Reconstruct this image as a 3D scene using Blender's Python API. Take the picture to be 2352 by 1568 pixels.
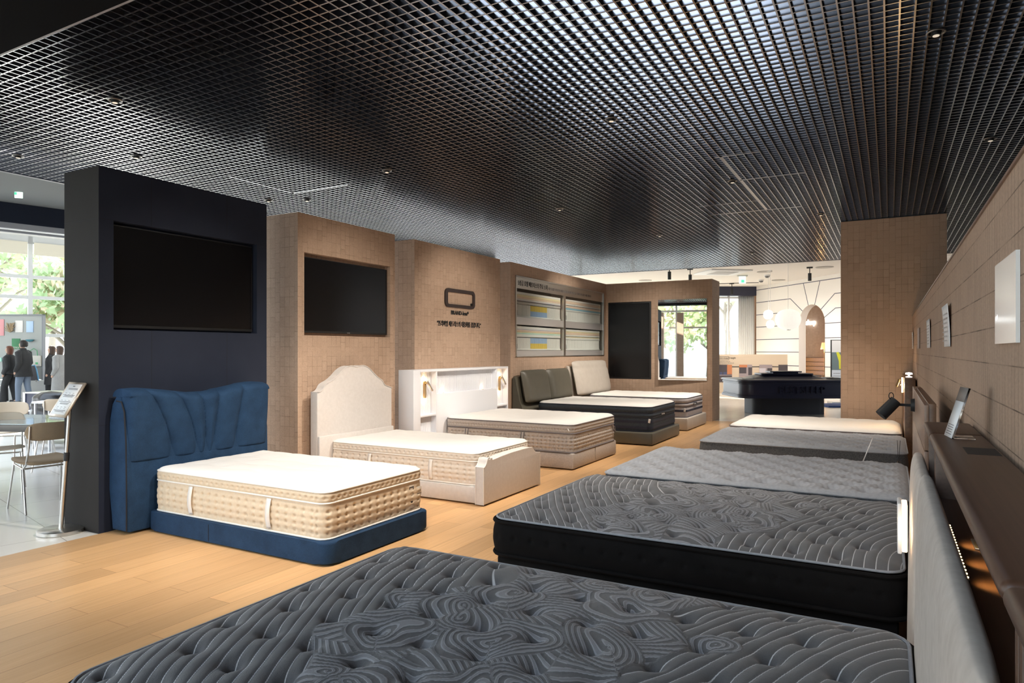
import bpy, bmesh, math, random
import numpy as np
from mathutils import Vector, Matrix
for o in list(bpy.data.objects): bpy.data.objects.remove(o)
SC = bpy.context.scene
COL = SC.collection
PI = math.pi
random.seed(7); RNG = np.random.default_rng(7)

# ------------------------------------------------------------------ camera
YAW = math.radians(29.1)
cd = bpy.data.cameras.new('camera'); cam = bpy.data.objects.new('camera', cd); COL.objects.link(cam)
cd.sensor_width = 36; cd.lens = 1557/2352*36; cd.shift_y = 20.5/2352; cd.clip_end = 300
cam.location = (0, 0, 1.5); cam.rotation_euler = (PI/2, 0, YAW)
SC.camera = cam
FW = np.array([-math.sin(YAW), math.cos(YAW), 0.]); RT = np.array([math.cos(YAW), math.sin(YAW), 0.])

# ------------------------------------------------------------------ world / exposure
w = bpy.data.worlds.new('daylight'); SC.world = w; w.use_nodes = True
wn = w.node_tree.nodes; wl = w.node_tree.links
bg = wn['Background']
tc = wn.new('ShaderNodeTexCoord'); sx = wn.new('ShaderNodeSeparateXYZ'); rp = wn.new('ShaderNodeValToRGB')
wl.new(tc.outputs['Generated'], sx.inputs[0]); wl.new(sx.outputs['Z'], rp.inputs[0])
rp.color_ramp.elements[0].position = 0.0; rp.color_ramp.elements[0].color = (.80, .84, .88, 1)
rp.color_ramp.elements[1].position = .5; rp.color_ramp.elements[1].color = (.70, .83, 1, 1)
wl.new(rp.outputs[0], bg.inputs[0]); bg.inputs[1].default_value = 4.2
vs = SC.view_settings
vs.view_transform = 'Standard'; vs.look = 'None'; vs.gamma = 1; vs.use_curve_mapping = False; vs.exposure = 0.22

def area(name, loc, rot, sx_, sy_, power, col=(1, 1, 1), portal=False, spread=PI):
    l = bpy.data.lights.new(name, 'AREA'); l.shape = 'RECTANGLE'; l.size = sx_; l.size_y = sy_; l.energy = power; l.color = col; l.spread = spread
    o = bpy.data.objects.new(name, l); COL.objects.link(o); o.location = loc; o.rotation_euler = rot
    if portal: l.cycles.is_portal = True
    return o
# daylight enters through the window openings: portals only guide the sky's light
area('portal_front', (-5.3, -4.3, 3.2), (PI/2, 0, PI), 11.5, 6.6, 1, portal=True)
sun = bpy.data.lights.new('sun', 'SUN'); sun.energy = 16.0; sun.angle = .01; sun.color = (1, .93, .82)
so = bpy.data.objects.new('sun', sun); COL.objects.link(so)
so.rotation_euler = Vector((.88, -.46, -.33)).to_track_quat('-Z', 'Y').to_euler()

# ------------------------------------------------------------------ materials
def mat(name, col, rough=.6, metal=0., spec=.5, **k):
    m = bpy.data.materials.new(name); m.use_nodes = True
    b = m.node_tree.nodes['Principled BSDF']
    b.inputs['Base Color'].default_value = (*col, 1); b.inputs['Roughness'].default_value = rough
    b.inputs['Metallic'].default_value = metal; b.inputs['Specular IOR Level'].default_value = spec
    if 'emit' in k:
        b.inputs['Emission Color'].default_value = (*k['emit'], 1); b.inputs['Emission Strength'].default_value = k['es']
    if 'sheen' in k: b.inputs['Sheen Weight'].default_value = k['sheen']
    if 'trans' in k: b.inputs['Transmission Weight'].default_value = k['trans']; b.inputs['IOR'].default_value = k.get('ior', 1.45)
    if 'alpha' in k: b.inputs['Alpha'].default_value = k['alpha']
    if 'coat' in k: b.inputs['Coat Weight'].default_value = k['coat']
    return m
def N(m, t, **k):
    n = m.node_tree.nodes.new(t)
    for a, v in k.items(): setattr(n, a, v)
    return n
def L(m, a, b): m.node_tree.links.new(a, b)
def BS(m): return m.node_tree.nodes['Principled BSDF']
def noise_fabric(name, c1, c2, scale=300, bump=.3, rough=.85, big=4, bd=.002, **k):
    """woven cloth: two close colours mixed by fine and broad noise, with a fine bump"""
    m = mat(name, c1, rough, **k)
    t = N(m, 'ShaderNodeTexCoord'); n = N(m, 'ShaderNodeTexNoise'); n.inputs['Scale'].default_value = scale; n.inputs['Detail'].default_value = 2
    n2 = N(m, 'ShaderNodeTexNoise'); n2.inputs['Scale'].default_value = big
    L(m, t.outputs['Object'], n.inputs[0]); L(m, t.outputs['Object'], n2.inputs[0])
    ad = N(m, 'ShaderNodeMath', operation='ADD'); L(m, n.outputs[0], ad.inputs[0]); L(m, n2.outputs[0], ad.inputs[1])
    r = N(m, 'ShaderNodeMapRange'); r.inputs[1].default_value = .7; r.inputs[2].default_value = 1.3; L(m, ad.outputs[0], r.inputs[0])
    mx = N(m, 'ShaderNodeMix', data_type='RGBA'); mx.inputs[6].default_value = (*c1, 1); mx.inputs[7].default_value = (*c2, 1)
    L(m, r.outputs[0], mx.inputs[0]); L(m, mx.outputs[2], BS(m).inputs['Base Color'])
    b = N(m, 'ShaderNodeBump'); b.inputs['Strength'].default_value = bump; b.inputs['Distance'].default_value = bd
    L(m, n.outputs[0], b.inputs['Height']); L(m, b.outputs[0], BS(m).inputs['Normal'])
    return m
def tile_mat(name, c1, c2, mortar, tw=.11, th=.075, rough=.75, run=.5, ms=.0014, jf=.15):
    """unglazed clay tile; the tile rows stand upright, joints dark and hairline"""
    m = mat(name, c1, rough)
    t = N(m, 'ShaderNodeTexCoord'); g = N(m, 'ShaderNodeNewGeometry')
    sp = N(m, 'ShaderNodeSeparateXYZ'); L(m, t.outputs['Object'], sp.inputs[0])
    sn = N(m, 'ShaderNodeSeparateXYZ'); L(m, g.outputs['True Normal'], sn.inputs[0])
    ab = N(m, 'ShaderNodeMath', operation='ABSOLUTE'); L(m, sn.outputs[0], ab.inputs[0])
    gt = N(m, 'ShaderNodeMath', operation='GREATER_THAN'); gt.inputs[1].default_value = .5; L(m, ab.outputs[0], gt.inputs[0])
    mh = N(m, 'ShaderNodeMix', data_type='FLOAT'); L(m, gt.outputs[0], mh.inputs[0]); L(m, sp.outputs[0], mh.inputs[2]); L(m, sp.outputs[1], mh.inputs[3])
    cb = N(m, 'ShaderNodeCombineXYZ'); L(m, sp.outputs[2], cb.inputs[0]); L(m, mh.outputs[0], cb.inputs[1])
    br = N(m, 'ShaderNodeTexBrick'); L(m, cb.outputs[0], br.inputs[0])
    br.inputs['Color1'].default_value = (*c1, 1); br.inputs['Color2'].default_value = (*c2, 1); br.inputs['Mortar'].default_value = (*mortar, 1)
    br.inputs['Scale'].default_value = 1; br.inputs['Brick Width'].default_value = tw; br.inputs['Row Height'].default_value = th
    br.inputs['Mortar Size'].default_value = ms; br.inputs['Mortar Smooth'].default_value = .1; br.inputs['Bias'].default_value = 0
    br.offset = run; br.offset_frequency = 4; br.squash = 1; br.squash_frequency = 2
    n = N(m, 'ShaderNodeTexNoise'); n.inputs['Scale'].default_value = 130; n.inputs['Detail'].default_value = 3; L(m, t.outputs['Object'], n.inputs[0])
    n2 = N(m, 'ShaderNodeTexNoise'); n2.inputs['Scale'].default_value = 5; L(m, t.outputs['Object'], n2.inputs[0])
    r = N(m, 'ShaderNodeMapRange'); r.inputs[1].default_value = .3; r.inputs[2].default_value = .7; r.inputs[3].default_value = .86; r.inputs[4].default_value = 1.1; L(m, n.outputs[0], r.inputs[0])
    # joints fade in places
    mj = N(m, 'ShaderNodeMapRange'); mj.inputs[1].default_value = .35; mj.inputs[2].default_value = .65; mj.inputs[3].default_value = jf; mj.inputs[4].default_value = 1; L(m, n2.outputs[0], mj.inputs[0])
    mx = N(m, 'ShaderNodeMix', data_type='RGBA', blend_type='MULTIPLY'); mx.inputs[0].default_value = 1
    fj = N(m, 'ShaderNodeMix', data_type='RGBA'); L(m, mj.outputs[0], fj.inputs[0]); fj.inputs[6].default_value = (*[(a+b)/2 for a, b in zip(c1, c2)], 1); L(m, br.outputs[0], fj.inputs[7])
    L(m, fj.outputs[2], mx.inputs[6]); L(m, r.outputs[0], mx.inputs[7]); L(m, mx.outputs[2], BS(m).inputs['Base Color'])
    b = N(m, 'ShaderNodeBump'); b.inputs['Strength'].default_value = .35; b.inputs['Distance'].default_value = .002
    inv = N(m, 'ShaderNodeMath', operation='SUBTRACT'); inv.inputs[0].default_value = 1; L(m, br.outputs[1], inv.inputs[1])
    L(m, inv.outputs[0], b.inputs['Height']); L(m, b.outputs[0], BS(m).inputs['Normal'])
    return m
def wood_mat(name, c1, c2, plank=None, axis='Y', rough=.35, grain=18, joint=(.25, .13, .05)):
    m = mat(name, c1, rough)
    t = N(m, 'ShaderNodeTexCoord'); mp = N(m, 'ShaderNodeMapping'); L(m, t.outputs['Object'], mp.inputs[0])
    mp.inputs['Scale'].default_value = {'Y': (grain, 1.2, grain), 'X': (1.2, grain, grain), 'Z': (grain, grain, 1.2)}[axis]
    n = N(m, 'ShaderNodeTexNoise'); n.inputs['Scale'].default_value = 1.6; n.inputs['Detail'].default_value = 6; n.inputs['Distortion'].default_value = .6; L(m, mp.outputs[0], n.inputs[0])
    r = N(m, 'ShaderNodeMapRange'); r.inputs[1].default_value = .3; r.inputs[2].default_value = .7; L(m, n.outputs[0], r.inputs[0])
    mx = N(m, 'ShaderNodeMix', data_type='RGBA'); mx.inputs[6].default_value = (*c1, 1); mx.inputs[7].default_value = (*c2, 1); L(m, r.outputs[0], mx.inputs[0])
    out = mx.outputs[2]
    if plank:
        pl, pw = plank
        sp = N(m, 'ShaderNodeSeparateXYZ'); L(m, t.outputs['Object'], sp.inputs[0]); cb = N(m, 'ShaderNodeCombineXYZ')
        L(m, sp.outputs[1], cb.inputs[0]); L(m, sp.outputs[0], cb.inputs[1])
        br = N(m, 'ShaderNodeTexBrick'); L(m, cb.outputs[0], br.inputs[0]); br.offset = .37; br.offset_frequency = 2
        br.inputs['Scale'].default_value = 1; br.inputs['Brick Width'].default_value = pl; br.inputs['Row Height'].default_value = pw
        br.inputs['Mortar Size'].default_value = .0011; br.inputs['Bias'].default_value = -.1
        br.inputs['Color1'].default_value = (.84, .82, .80, 1); br.inputs['Color2'].default_value = (1.1, 1.08, 1.05, 1); br.inputs['Mortar'].default_value = (*joint, 1)
        m2 = N(m, 'ShaderNodeMix', data_type='RGBA', blend_type='MULTIPLY'); m2.inputs[0].default_value = 1
        L(m, out, m2.inputs[6]); L(m, br.outputs[0], m2.inputs[7]); out = m2.outputs[2]
    L(m, out, BS(m).inputs['Base Color'])
    return m

def thin_glass(name):
    m = bpy.data.materials.new(name); m.use_nodes = True; nt = m.node_tree; nt.nodes.clear()
    o = nt.nodes.new('ShaderNodeOutputMaterial'); mx = nt.nodes.new('ShaderNodeMixShader'); tr = nt.nodes.new('ShaderNodeBsdfTransparent'); gl = nt.nodes.new('ShaderNodeBsdfGlossy'); lw = nt.nodes.new('ShaderNodeLayerWeight'); lw.inputs[0].default_value = .5; pw = nt.nodes.new('ShaderNodeMath'); pw.operation = 'POWER'; pw.inputs[1].default_value = 4; nt.links.new(lw.outputs['Facing'], pw.inputs[0]); f = nt.nodes.new('ShaderNodeMath'); f.operation = 'MULTIPLY_ADD'; f.inputs[1].default_value = .6; f.inputs[2].default_value = .04; nt.links.new(pw.outputs[0], f.inputs[0])
    gl.inputs['Roughness'].default_value = .02; tr.inputs[0].default_value = (.96, .98, .97, 1)
    nt.links.new(f.outputs[0], mx.inputs[0]); nt.links.new(tr.outputs[0], mx.inputs[1]); nt.links.new(gl.outputs[0], mx.inputs[2]); nt.links.new(mx.outputs[0], o.inputs[0]); return m
def leaf_mat(name, col):
    m = bpy.data.materials.new(name); m.use_nodes = True; nt = m.node_tree; nt.nodes.clear()
    o = nt.nodes.new('ShaderNodeOutputMaterial'); mx = nt.nodes.new('ShaderNodeMixShader'); a = nt.nodes.new('ShaderNodeBsdfDiffuse'); b = nt.nodes.new('ShaderNodeBsdfTranslucent')
    mx.inputs[0].default_value = .5; a.inputs[0].default_value = (*col, 1); b.inputs[0].default_value = (*col, 1)
    nt.links.new(a.outputs[0], mx.inputs[1]); nt.links.new(b.outputs[0], mx.inputs[2]); nt.links.new(mx.outputs[0], o.inputs[0]); return m
M = {}
M['tile'] = tile_mat('clay_tile', (.50, .355, .258), (.435, .303, .217), (.12, .07, .045))
M['tile_long'] = tile_mat('clay_tile_long', (.45, .315, .225), (.40, .275, .195), (.10, .06, .04), tw=.15*.748, th=.055, ms=.0019, jf=.25, run=0)
M['blade'] = mat('dark_metal_blade', (.31, .315, .34), .19, .95, .5)
M['plenum'] = mat('plenum_black', (.006, .006, .007), .95, spec=.05)
M['black'] = mat('black_matte', (.012, .012, .013), .6)
M['blackgloss'] = mat('screen_glass', (.006, .006, .007), .25, spec=.35)
M['navy'] = noise_fabric('navy_panel', (.015, .020, .037), (.019, .025, .043), 400, .15, .7, bd=.001, spec=.25)
M['charcoal'] = noise_fabric('charcoal_panel', (.020, .017, .015), (.025, .022, .020), 400, .15, .75, bd=.001, spec=.2)
M['groove'] = mat('groove_dark', (.008, .008, .012), .8)
M['white'] = mat('white_paint', (.80, .79, .78), .6)
M['offwhite'] = mat('ceiling_paint', (.78, .72, .66), .8)
M['grey_soffit'] = mat('grey_soffit', (.22, .22, .21), .8)
M['oak'] = wood_mat('oak_floor', (.68, .42, .21), (.60, .355, .165), plank=(1.35, .19), axis='Y', rough=.38, grain=26)
M['walnut'] = wood_mat('walnut', (.165, .085, .045), (.10, .05, .026), axis='Y', rough=.4)
M['shelfbrown'] = wood_mat('brown_oak', (.105, .055, .034), (.075, .038, .023), axis='Y', rough=.42, grain=60)
M['taupewood'] = wood_mat('taupe_wood', (.27, .17, .12), (.20, .125, .085), axis='Y', rough=.35)
M['steel'] = mat('brushed_steel', (.62, .60, .57), .28, 1.)
M['mirrorsteel'] = mat('polished_steel', (.80, .80, .80), .06, 1.)
M['mirror'] = mat('mirror', (.93, .94, .94), .01, 1.)
M['brass'] = mat('brass', (.62, .43, .22), .3, 1.)
M['blue'] = noise_fabric('blue_velvet', (.010, .031, .072), (.017, .049, .108), 180, .3, .85, 9, spec=.25)
M['cream'] = noise_fabric('cream_fabric', (.62, .58, .55), (.68, .64, .61), 260, .3, .9, 30)
M['quilt_white'] = noise_fabric('white_quilt', (.77, .75, .72), (.80, .78, .75), 160, .3, .9)
M['side_beige'] = noise_fabric('beige_border', (.72, .565, .395), (.80, .66, .49), 500, .6, .85, 40)
M['side_white'] = noise_fabric('ivory_border', (.78, .68, .57), (.83, .74, .64), 500, .6, .85, 40)
M['pipe_white'] = mat('white_piping', (.84, .79, .73), .8)
M['side_grey'] = noise_fabric('greige_border', (.42, .37, .335), (.55, .50, .46), 300, .6, .85, 50)
M['pipe_grey'] = mat('grey_piping', (.17, .155, .165), .7)
M['quilt_grey'] = noise_fabric('cool_grey_quilt', (.29, .305, .335), (.36, .375, .41), 350, .6, .85, 40)
M['side_darkgrey'] = noise_fabric('dark_knit', (.06, .062, .066), (.14, .142, .15), 160, .6, .85, 90)
M['black_velour'] = noise_fabric('black_velour', (.006, .0055, .0055), (.010, .009, .009), 300, .3, .9, 9, spec=.12)
M['olive'] = noise_fabric('olive_leather', (.085, .078, .058), (.10, .092, .07), 220, .25, .42, 9)
M['beige_leather'] = noise_fabric('beige_leather', (.42, .375, .325), (.47, .425, .375), 220, .25, .5, 9)
M['navyknit'] = noise_fabric('navy_knit', (.027, .038, .054), (.042, .056, .075), 380, .5, .8, 40)
M['navyband'] = mat('navy_band', (.015, .02, .045), .6)
M['lilac'] = noise_fabric('lilac_grey_knit', (.36, .335, .345), (.43, .40, .41), 380, .5, .8, 40)
M['white_lacquer'] = mat('white_lacquer', (.78, .79, .83), .4)
M['uphol'] = noise_fabric('taupe_suede', (.50, .44, .385), (.59, .525, .465), 40, .25, .9, 12)
M['paper'] = mat('white_paper', (.80, .79, .78), .6)
M['ink'] = mat('black_print', (.02, .02, .02), .6)
M['ink2'] = mat('grey_print', (.16, .15, .15), .6)
M['tan'] = mat('tan_wall', (.50, .40, .295), .8)
M['wallwhite'] = mat('arch_wall_white', (.84, .78, .72), .8)
M['navy_satin'] = mat('navy_satin', (.018, .021, .048), .35)
M['navy_matte'] = mat('charcoal_navy', (.02, .02, .028), .6)
M['acrylic'] = mat('clear_acrylic', (.95, .97, 1), .05, trans=1., ior=1.45)
M['glass'] = thin_glass('window_glass')
M['polytile'] = None
m = mat('mall_tile', (.70, .67, .62), .22); M['polytile'] = m
t = N(m, 'ShaderNodeTexCoord'); mp = N(m, 'ShaderNodeMapping'); mp.inputs['Rotation'].default_value = (0, 0, math.radians(13.1)); L(m, t.outputs['Object'], mp.inputs[0])
br = N(m, 'ShaderNodeTexBrick'); br.offset = 0; L(m, mp.outputs[0], br.inputs[0])
br.inputs['Scale'].default_value = 1; br.inputs['Brick Width'].default_value = .8; br.inputs['Row Height'].default_value = .8; br.inputs['Mortar Size'].default_value = .003
br.inputs['Color1'].default_value = (.70, .67, .62, 1); br.inputs['Color2'].default_value = (.73, .70, .65, 1); br.inputs['Mortar'].default_value = (.33, .30, .26, 1)
L(m, br.outputs[0], BS(m).inputs['Base Color'])
def emis(name, col, s):
    return mat(name, col, .5, emit=col, es=s)

# ------------------------------------------------------------------ object helpers
def tag(o, label=None, cat=None, group=None, kind=None):
    for k, v in (('label', label), ('category', cat), ('group', group), ('kind', kind)):
        if v: o[k] = v
    return o
def thing(name, label, cat, loc, group=None, rz=0):
    o = bpy.data.objects.new(name, None); COL.objects.link(o); o.location = loc; o.rotation_euler = (0, 0, rz)
    o.empty_display_size = .05
    return tag(o, label, cat, group)
def wloc(p):
    v = Vector((0, 0, 0))
    while p: v += p.location; p = p.parent
    return v
def link(name, me, mt, parent=None, smooth=True):
    o = bpy.data.objects.new(name, me); COL.objects.link(o)
    if mt is not None:
        for x in (mt if isinstance(mt, (list, tuple)) else [mt]): me.materials.append(x)
    if parent is not None:
        me.transform(Matrix.Translation(-wloc(parent))); o.parent = parent
    return o
class MB:
    def __init__(s, T=None): s.bm = bmesh.new(); s.T = T
    def _x(s, vs):
        if s.T is not None:
            for v in vs: v.co = s.T @ v.co
    def box(s, lo, hi, bevel=0, seg=2, mi=0, R=None):
        lo = Vector(lo); hi = Vector(hi)
        r = bmesh.ops.create_cube(s.bm, size=1); vs = r['verts']
        c = (lo+hi)/2; d = hi-lo
        for v in vs: v.co = Vector((v.co.x*d.x, v.co.y*d.y, v.co.z*d.z))
        fs = set(f for v in vs for f in v.link_faces)
        if bevel:
            es = list(set(e for v in vs for e in v.link_edges))
            rr = bmesh.ops.bevel(s.bm, geom=es, offset=min(bevel, min(abs(d.x), abs(d.y), abs(d.z))*.49), segments=seg, affect='EDGES', profile=.5)
            vs = list(set(rr['verts']) | set(v for v in vs if v.is_valid)); fs = set(f for v in vs for f in v.link_faces)
        for f in fs: f.material_index = mi
        for v in vs:
            if R is not None: v.co = R @ v.co
            v.co += c
        s._x(vs); return s
    def cyl(s, a, b, r1, r2=None, n=16, mi=0, caps=True):
        a = Vector(a); b = Vector(b); r2 = r1 if r2 is None else r2
        d = b-a; q = d.to_track_quat('Z', 'Y')
        A = []; B = []
        for i in range(n):
            t = 2*PI*i/n; e = Vector((math.cos(t), math.sin(t), 0))
            A.append(s.bm.verts.new(a+q@(e*r1))); B.append(s.bm.verts.new(b+q@(e*r2)))
        fs = [s.bm.faces.new((A[i], A[(i+1) % n], B[(i+1) % n], B[i])) for i in range(n)]
        if caps: fs += [s.bm.faces.new(A[::-1]), s.bm.faces.new(B)]
        for f in fs: f.material_index = mi
        s._x(A+B); return s
    def tube(s, pts, r, n=8, closed=False, mi=0):
        P = [Vector(p) for p in pts]; k = len(P); rings = []
        rr = r if isinstance(r, (list, tuple)) else [r]*k
        up = None
        for i in range(k):
            a = P[(i-1) % k] if (closed or i > 0) else P[i]; b = P[(i+1) % k] if (closed or i < k-1) else P[i]
            d = (b-a).normalized()
            if up is None: up = Vector((0, 0, 1)) if abs(d.z) < .9 else Vector((1, 0, 0))
            x = d.cross(up).normalized(); y = x.cross(d).normalized(); up = y
            rings.append([s.bm.verts.new(P[i]+x*math.cos(2*PI*j/n)*rr[i]+y*math.sin(2*PI*j/n)*rr[i]) for j in range(n)])
        for i in range(k if closed else k-1):
            A = rings[i]; B = rings[(i+1) % k]
            for j in range(n):
                s.bm.faces.new((A[j], A[(j+1) % n], B[(j+1) % n], B[j])).material_index = mi
        if not closed: s.bm.faces.new(rings[0][::-1]).material_index = mi; s.bm.faces.new(rings[-1]).material_index = mi
        s._x([v for r_ in rings for v in r_]); return s
    def lathe(s, prof, c=(0, 0, 0), n=32, mi=0):
        rings = []
        for (r, z) in prof:
            rings.append([s.bm.verts.new(Vector((c[0]+r*math.cos(2*PI*j/n), c[1]+r*math.sin(2*PI*j/n), c[2]+z))) for j in range(n)])
        for A, B in zip(rings, rings[1:]):
            for j in range(n): s.bm.faces.new((A[j], A[(j+1) % n], B[(j+1) % n], B[j])).material_index = mi
        s.bm.faces.new(rings[0][::-1]).material_index = mi; s.bm.faces.new(rings[-1]).material_index = mi
        s._x([v for r_ in rings for v in r_]); return s
    def prism(s, pts, ax, lo, hi, mi=0, bevel=0):
        """polygon pts (2-D) extruded along axis ax from lo to hi"""
        def P(p, h):
            return Vector((h, p[0], p[1])) if ax == 0 else Vector((p[0], h, p[1])) if ax == 1 else Vector((p[0], p[1], h))
        A = [s.bm.verts.new(P(p, lo)) for p in pts]; B = [s.bm.verts.new(P(p, hi)) for p in pts]; n = len(pts)
        fs = [s.bm.faces.new((A[i], A[(i+1) % n], B[(i+1) % n], B[i])) for i in range(n)]
        ca = s.bm.faces.new(A[::-1]); cb = s.bm.faces.new(B); fs += [ca, cb]
        for f in fs: f.material_index = mi
        vs = A+B
        if bevel:
            es = list(set(ca.edges) | set(cb.edges))
            rr = bmesh.ops.bevel(s.bm, geom=es, offset=bevel, segments=3, affect='EDGES', profile=.5)
            vs = list(set(rr['verts']) | set(v for v in vs if v.is_valid))
        s._x(vs); return s
    def quad(s, pts, mi=0):
        vs = [s.bm.verts.new(Vector(p)) for p in pts]; s.bm.faces.new(vs).material_index = mi; s._x(vs); return s
    def build(s, name, mt, parent=None, smooth=35):
        bmesh.ops.recalc_face_normals(s.bm, faces=s.bm.faces)
        me = bpy.data.meshes.new(name); s.bm.to_mesh(me); s.bm.free()
        if smooth: shade(me, smooth)
        return link(name, me, mt, parent)
def shade(me, ang):
    me.polygons.foreach_set('use_smooth', [True]*len(me.polygons))
    me.set_sharp_from_angle(angle=math.radians(ang)) if ang < 170 else None
def struct(o): o['kind'] = 'structure'; return o
def box(name, lo, hi, mt, parent=None, bevel=0, seg=2, smooth=35):
    return MB().box(lo, hi, bevel, seg).build(name, mt, parent, smooth)
def gridmesh(name, P, mt, parent=None, wrap=False, attrs=None, ang=180):
    """P: (ny, nx, 3) vertices -> one quad mesh; wrap closes the x direction"""
    ny, nx = P.shape[:2]
    idx = np.arange(ny*nx).reshape(ny, nx)
    if wrap: idx = np.concatenate([idx, idx[:, :1]], 1)
    F = np.stack([idx[:-1, :-1], idx[:-1, 1:], idx[1:, 1:], idx[1:, :-1]], -1).reshape(-1, 4)
    me = bpy.data.meshes.new(name)
    me.vertices.add(ny*nx); me.vertices.foreach_set('co', P.reshape(-1).astype(np.float32))
    me.loops.add(F.size); me.loops.foreach_set('vertex_index', F.reshape(-1).astype(np.int32))
    me.polygons.add(len(F)); me.polygons.foreach_set('loop_start', (np.arange(len(F))*4).astype(np.int32))
    me.update(calc_edges=True); me.validate()
    shade(me, ang)
    for k, v in (attrs or {}).items():
        a = me.attributes.new(k, 'FLOAT', 'POINT'); a.data.foreach_set('value', v.reshape(-1).astype(np.float32))
    return link(name, me, mt, parent)
def text(name, s, size, M4, mt, parent=None, depth=.002, align='LEFT', bold=0., sx_=1.):
    c = bpy.data.curves.new(name, 'FONT'); c.body = s; c.size = size; c.extrude = depth; c.align_x = align; c.offset = bold; c.resolution_u = 3
    o = bpy.data.objects.new(name, c); COL.objects.link(o)
    dg = bpy.context.evaluated_depsgraph_get(); me = bpy.data.meshes.new_from_object(o.evaluated_get(dg))
    bpy.data.objects.remove(o); bpy.data.curves.remove(c)
    me.name = name; me.materials.clear()
    me.transform(M4 @ Matrix.Diagonal((sx_, 1, 1, 1)))
    return link(name, me, mt, parent)
# text planes: origin + reading direction + up
def tm(o, xdir, ydir=(0, 0, 1)):
    x = Vector(xdir).normalized(); y = Vector(ydir).normalized(); z = x.cross(y)
    m_ = Matrix((x, y, z)).transposed().to_4x4(); m_.translation = Vector(o); return m_
def light_spot(name, loc, target, power, size=60, col=(1, .86, .7), blend=.6, rad=.03):
    l = bpy.data.lights.new(name, 'SPOT'); l.energy = power; l.spot_size = math.radians(size); l.spot_blend = blend; l.color = col; l.shadow_soft_size = rad
    o = bpy.data.objects.new(name, l); COL.objects.link(o); o.location = loc
    o.rotation_euler = (Vector(target)-Vector(loc)).to_track_quat('-Z', 'Y').to_euler(); return o
def light_point(name, loc, power, col=(1, .8, .55), rad=.03):
    l = bpy.data.lights.new(name, 'POINT'); l.energy = power; l.color = col; l.shadow_soft_size = rad
    o = bpy.data.objects.new(name, l); COL.objects.link(o); o.location = loc; return o
def cam2w(r, d, z=0.): p = RT*r+FW*d; return Vector((p[0], p[1], z))
def ss(x, a, b):
    t_ = np.clip((x-a)/(b-a), 0, 1); return t_*t_*(3-2*t_)
# ================================================================== THE SHELL
XW = -5.65            # face plane of the left partitions
XR = .281             # face plane of the right tiled wall
ZG = 3.37             # underside of the open-cell ceiling
# floors
struct(box('floor', (XW, -4.3, -.05), (4.5, 14.75, 0), M['oak'], smooth=0))
f2 = MB(); f2.box((-60, -4.3, -.055), (XW, 40, -.001)); f2.box((XW, 14.75, -.055), (14, 40, -.001)); struct(f2.build('floor', M['polytile'], smooth=0))
struct(box('ground_outside', (-90, -60, -.3), (60, 90, -.06), mat('pale_paving', (.5, .5, .47), .9)))
# left partitions
g = MB(); g.box((-6.157, 3.2, 0), (XW, 4.912, 3.013)); navy_wall = struct(g.build('wall_navy', M['navy'], smooth=0))
def cutout(o, lo, hi):
    c = box('cut', lo, hi, None); md = o.modifiers.new('b', 'BOOLEAN'); md.operation = 'DIFFERENCE'; md.object = c; md.solver = 'EXACT'
    dg = bpy.context.evaluated_depsgraph_get(); me = bpy.data.meshes.new_from_object(o.evaluated_get(dg)); me.name = o.name
    o.modifiers.clear(); o.data = me; bpy.data.objects.remove(c)
cutout(navy_wall, (XW-.09, 3.322, 1.673), (XW+.1, 4.787, 2.583))
navy_wall.data.materials.clear(); navy_wall.data.materials.append(M['navy']); navy_wall.data.materials.append(M['charcoal'])
for p_ in navy_wall.data.polygons: p_.material_index = 1 if (p_.normal.y < -.9 and p_.center.y < 3.25) else 0
for (y0, y1) in ((5.335, 7.0), (7.42, 9.745), (10.098, 14.57)):
    o = struct(box('wall_partition', (XW-.52, y0, 0), (XW, y1, 3.013), M['tile'], smooth=0))
    if y0 < 6: cutout(o, (XW-.09, 5.43, 1.668), (XW+.1, 6.905, 2.587))
    if y0 > 10: cutout(o, (XW-.30, 10.262, 1.384), (XW+.1, 14.400, 2.80))
o5 = struct(box('wall_partition', (XW-.52, 14.57, 0), (-3.27, 15.27, 3.013), M['tile'], smooth=0))
cutout(o5, (-5.60, 14.4, .862), (-4.592, 14.62, 2.586))
# panel joints of the navy wall (hairline shadow gaps)
g = MB()
for y in (3.655, 4.43): 
    g.box((XW, y-.0015, 2.583), (XW+.0006, y+.0015, 3.013)); g.box((XW, y-.0015, 0), (XW+.0006, y+.0015, 1.673))
for z in (2.583, .885):
    if z < 1: g.box((XW, 3.2, z-.0015), (XW+.0006, 4.912, z+.0015))
    else:
        g.box((XW, 3.2, z-.0015), (XW+.0006, 3.322, z+.0015)); g.box((XW, 4.787, z-.0015), (XW+.0006, 4.912, z+.0015))
    g.box((-6.157, 3.1994, z-.0015), (XW, 3.2, z+.0015))
struct(g.build('trim_joints', M['groove'], smooth=0))
# right tiled wall, pillar, outer right wall
struct(box('wall_right', (XR, -1.5, 0), (XR+.12, 10.9, 1.972), M['tile_long'], smooth=0))
struct(box('trim_wall_cap', (XR-.006, -1.5, 1.972), (XR+.126, 10.9, 1.981), M['taupewood'], smooth=0))
struct(box('wall_pillar', (-.615, 10.9, 0), (.683, 11.55, ZG-.012), M['tile'], smooth=0))
struct(box('trim_pillar_gap', (-.60, 10.915, ZG-.012), (.67, 11.5, ZG), M['black'], smooth=0))
struct(box('wall_outer_right', (4.2, -4.3, 0), (4.4, 15.5, 9.2), mat('dark_outer_wall', (.03, .028, .026), .9), smooth=0))
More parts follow.
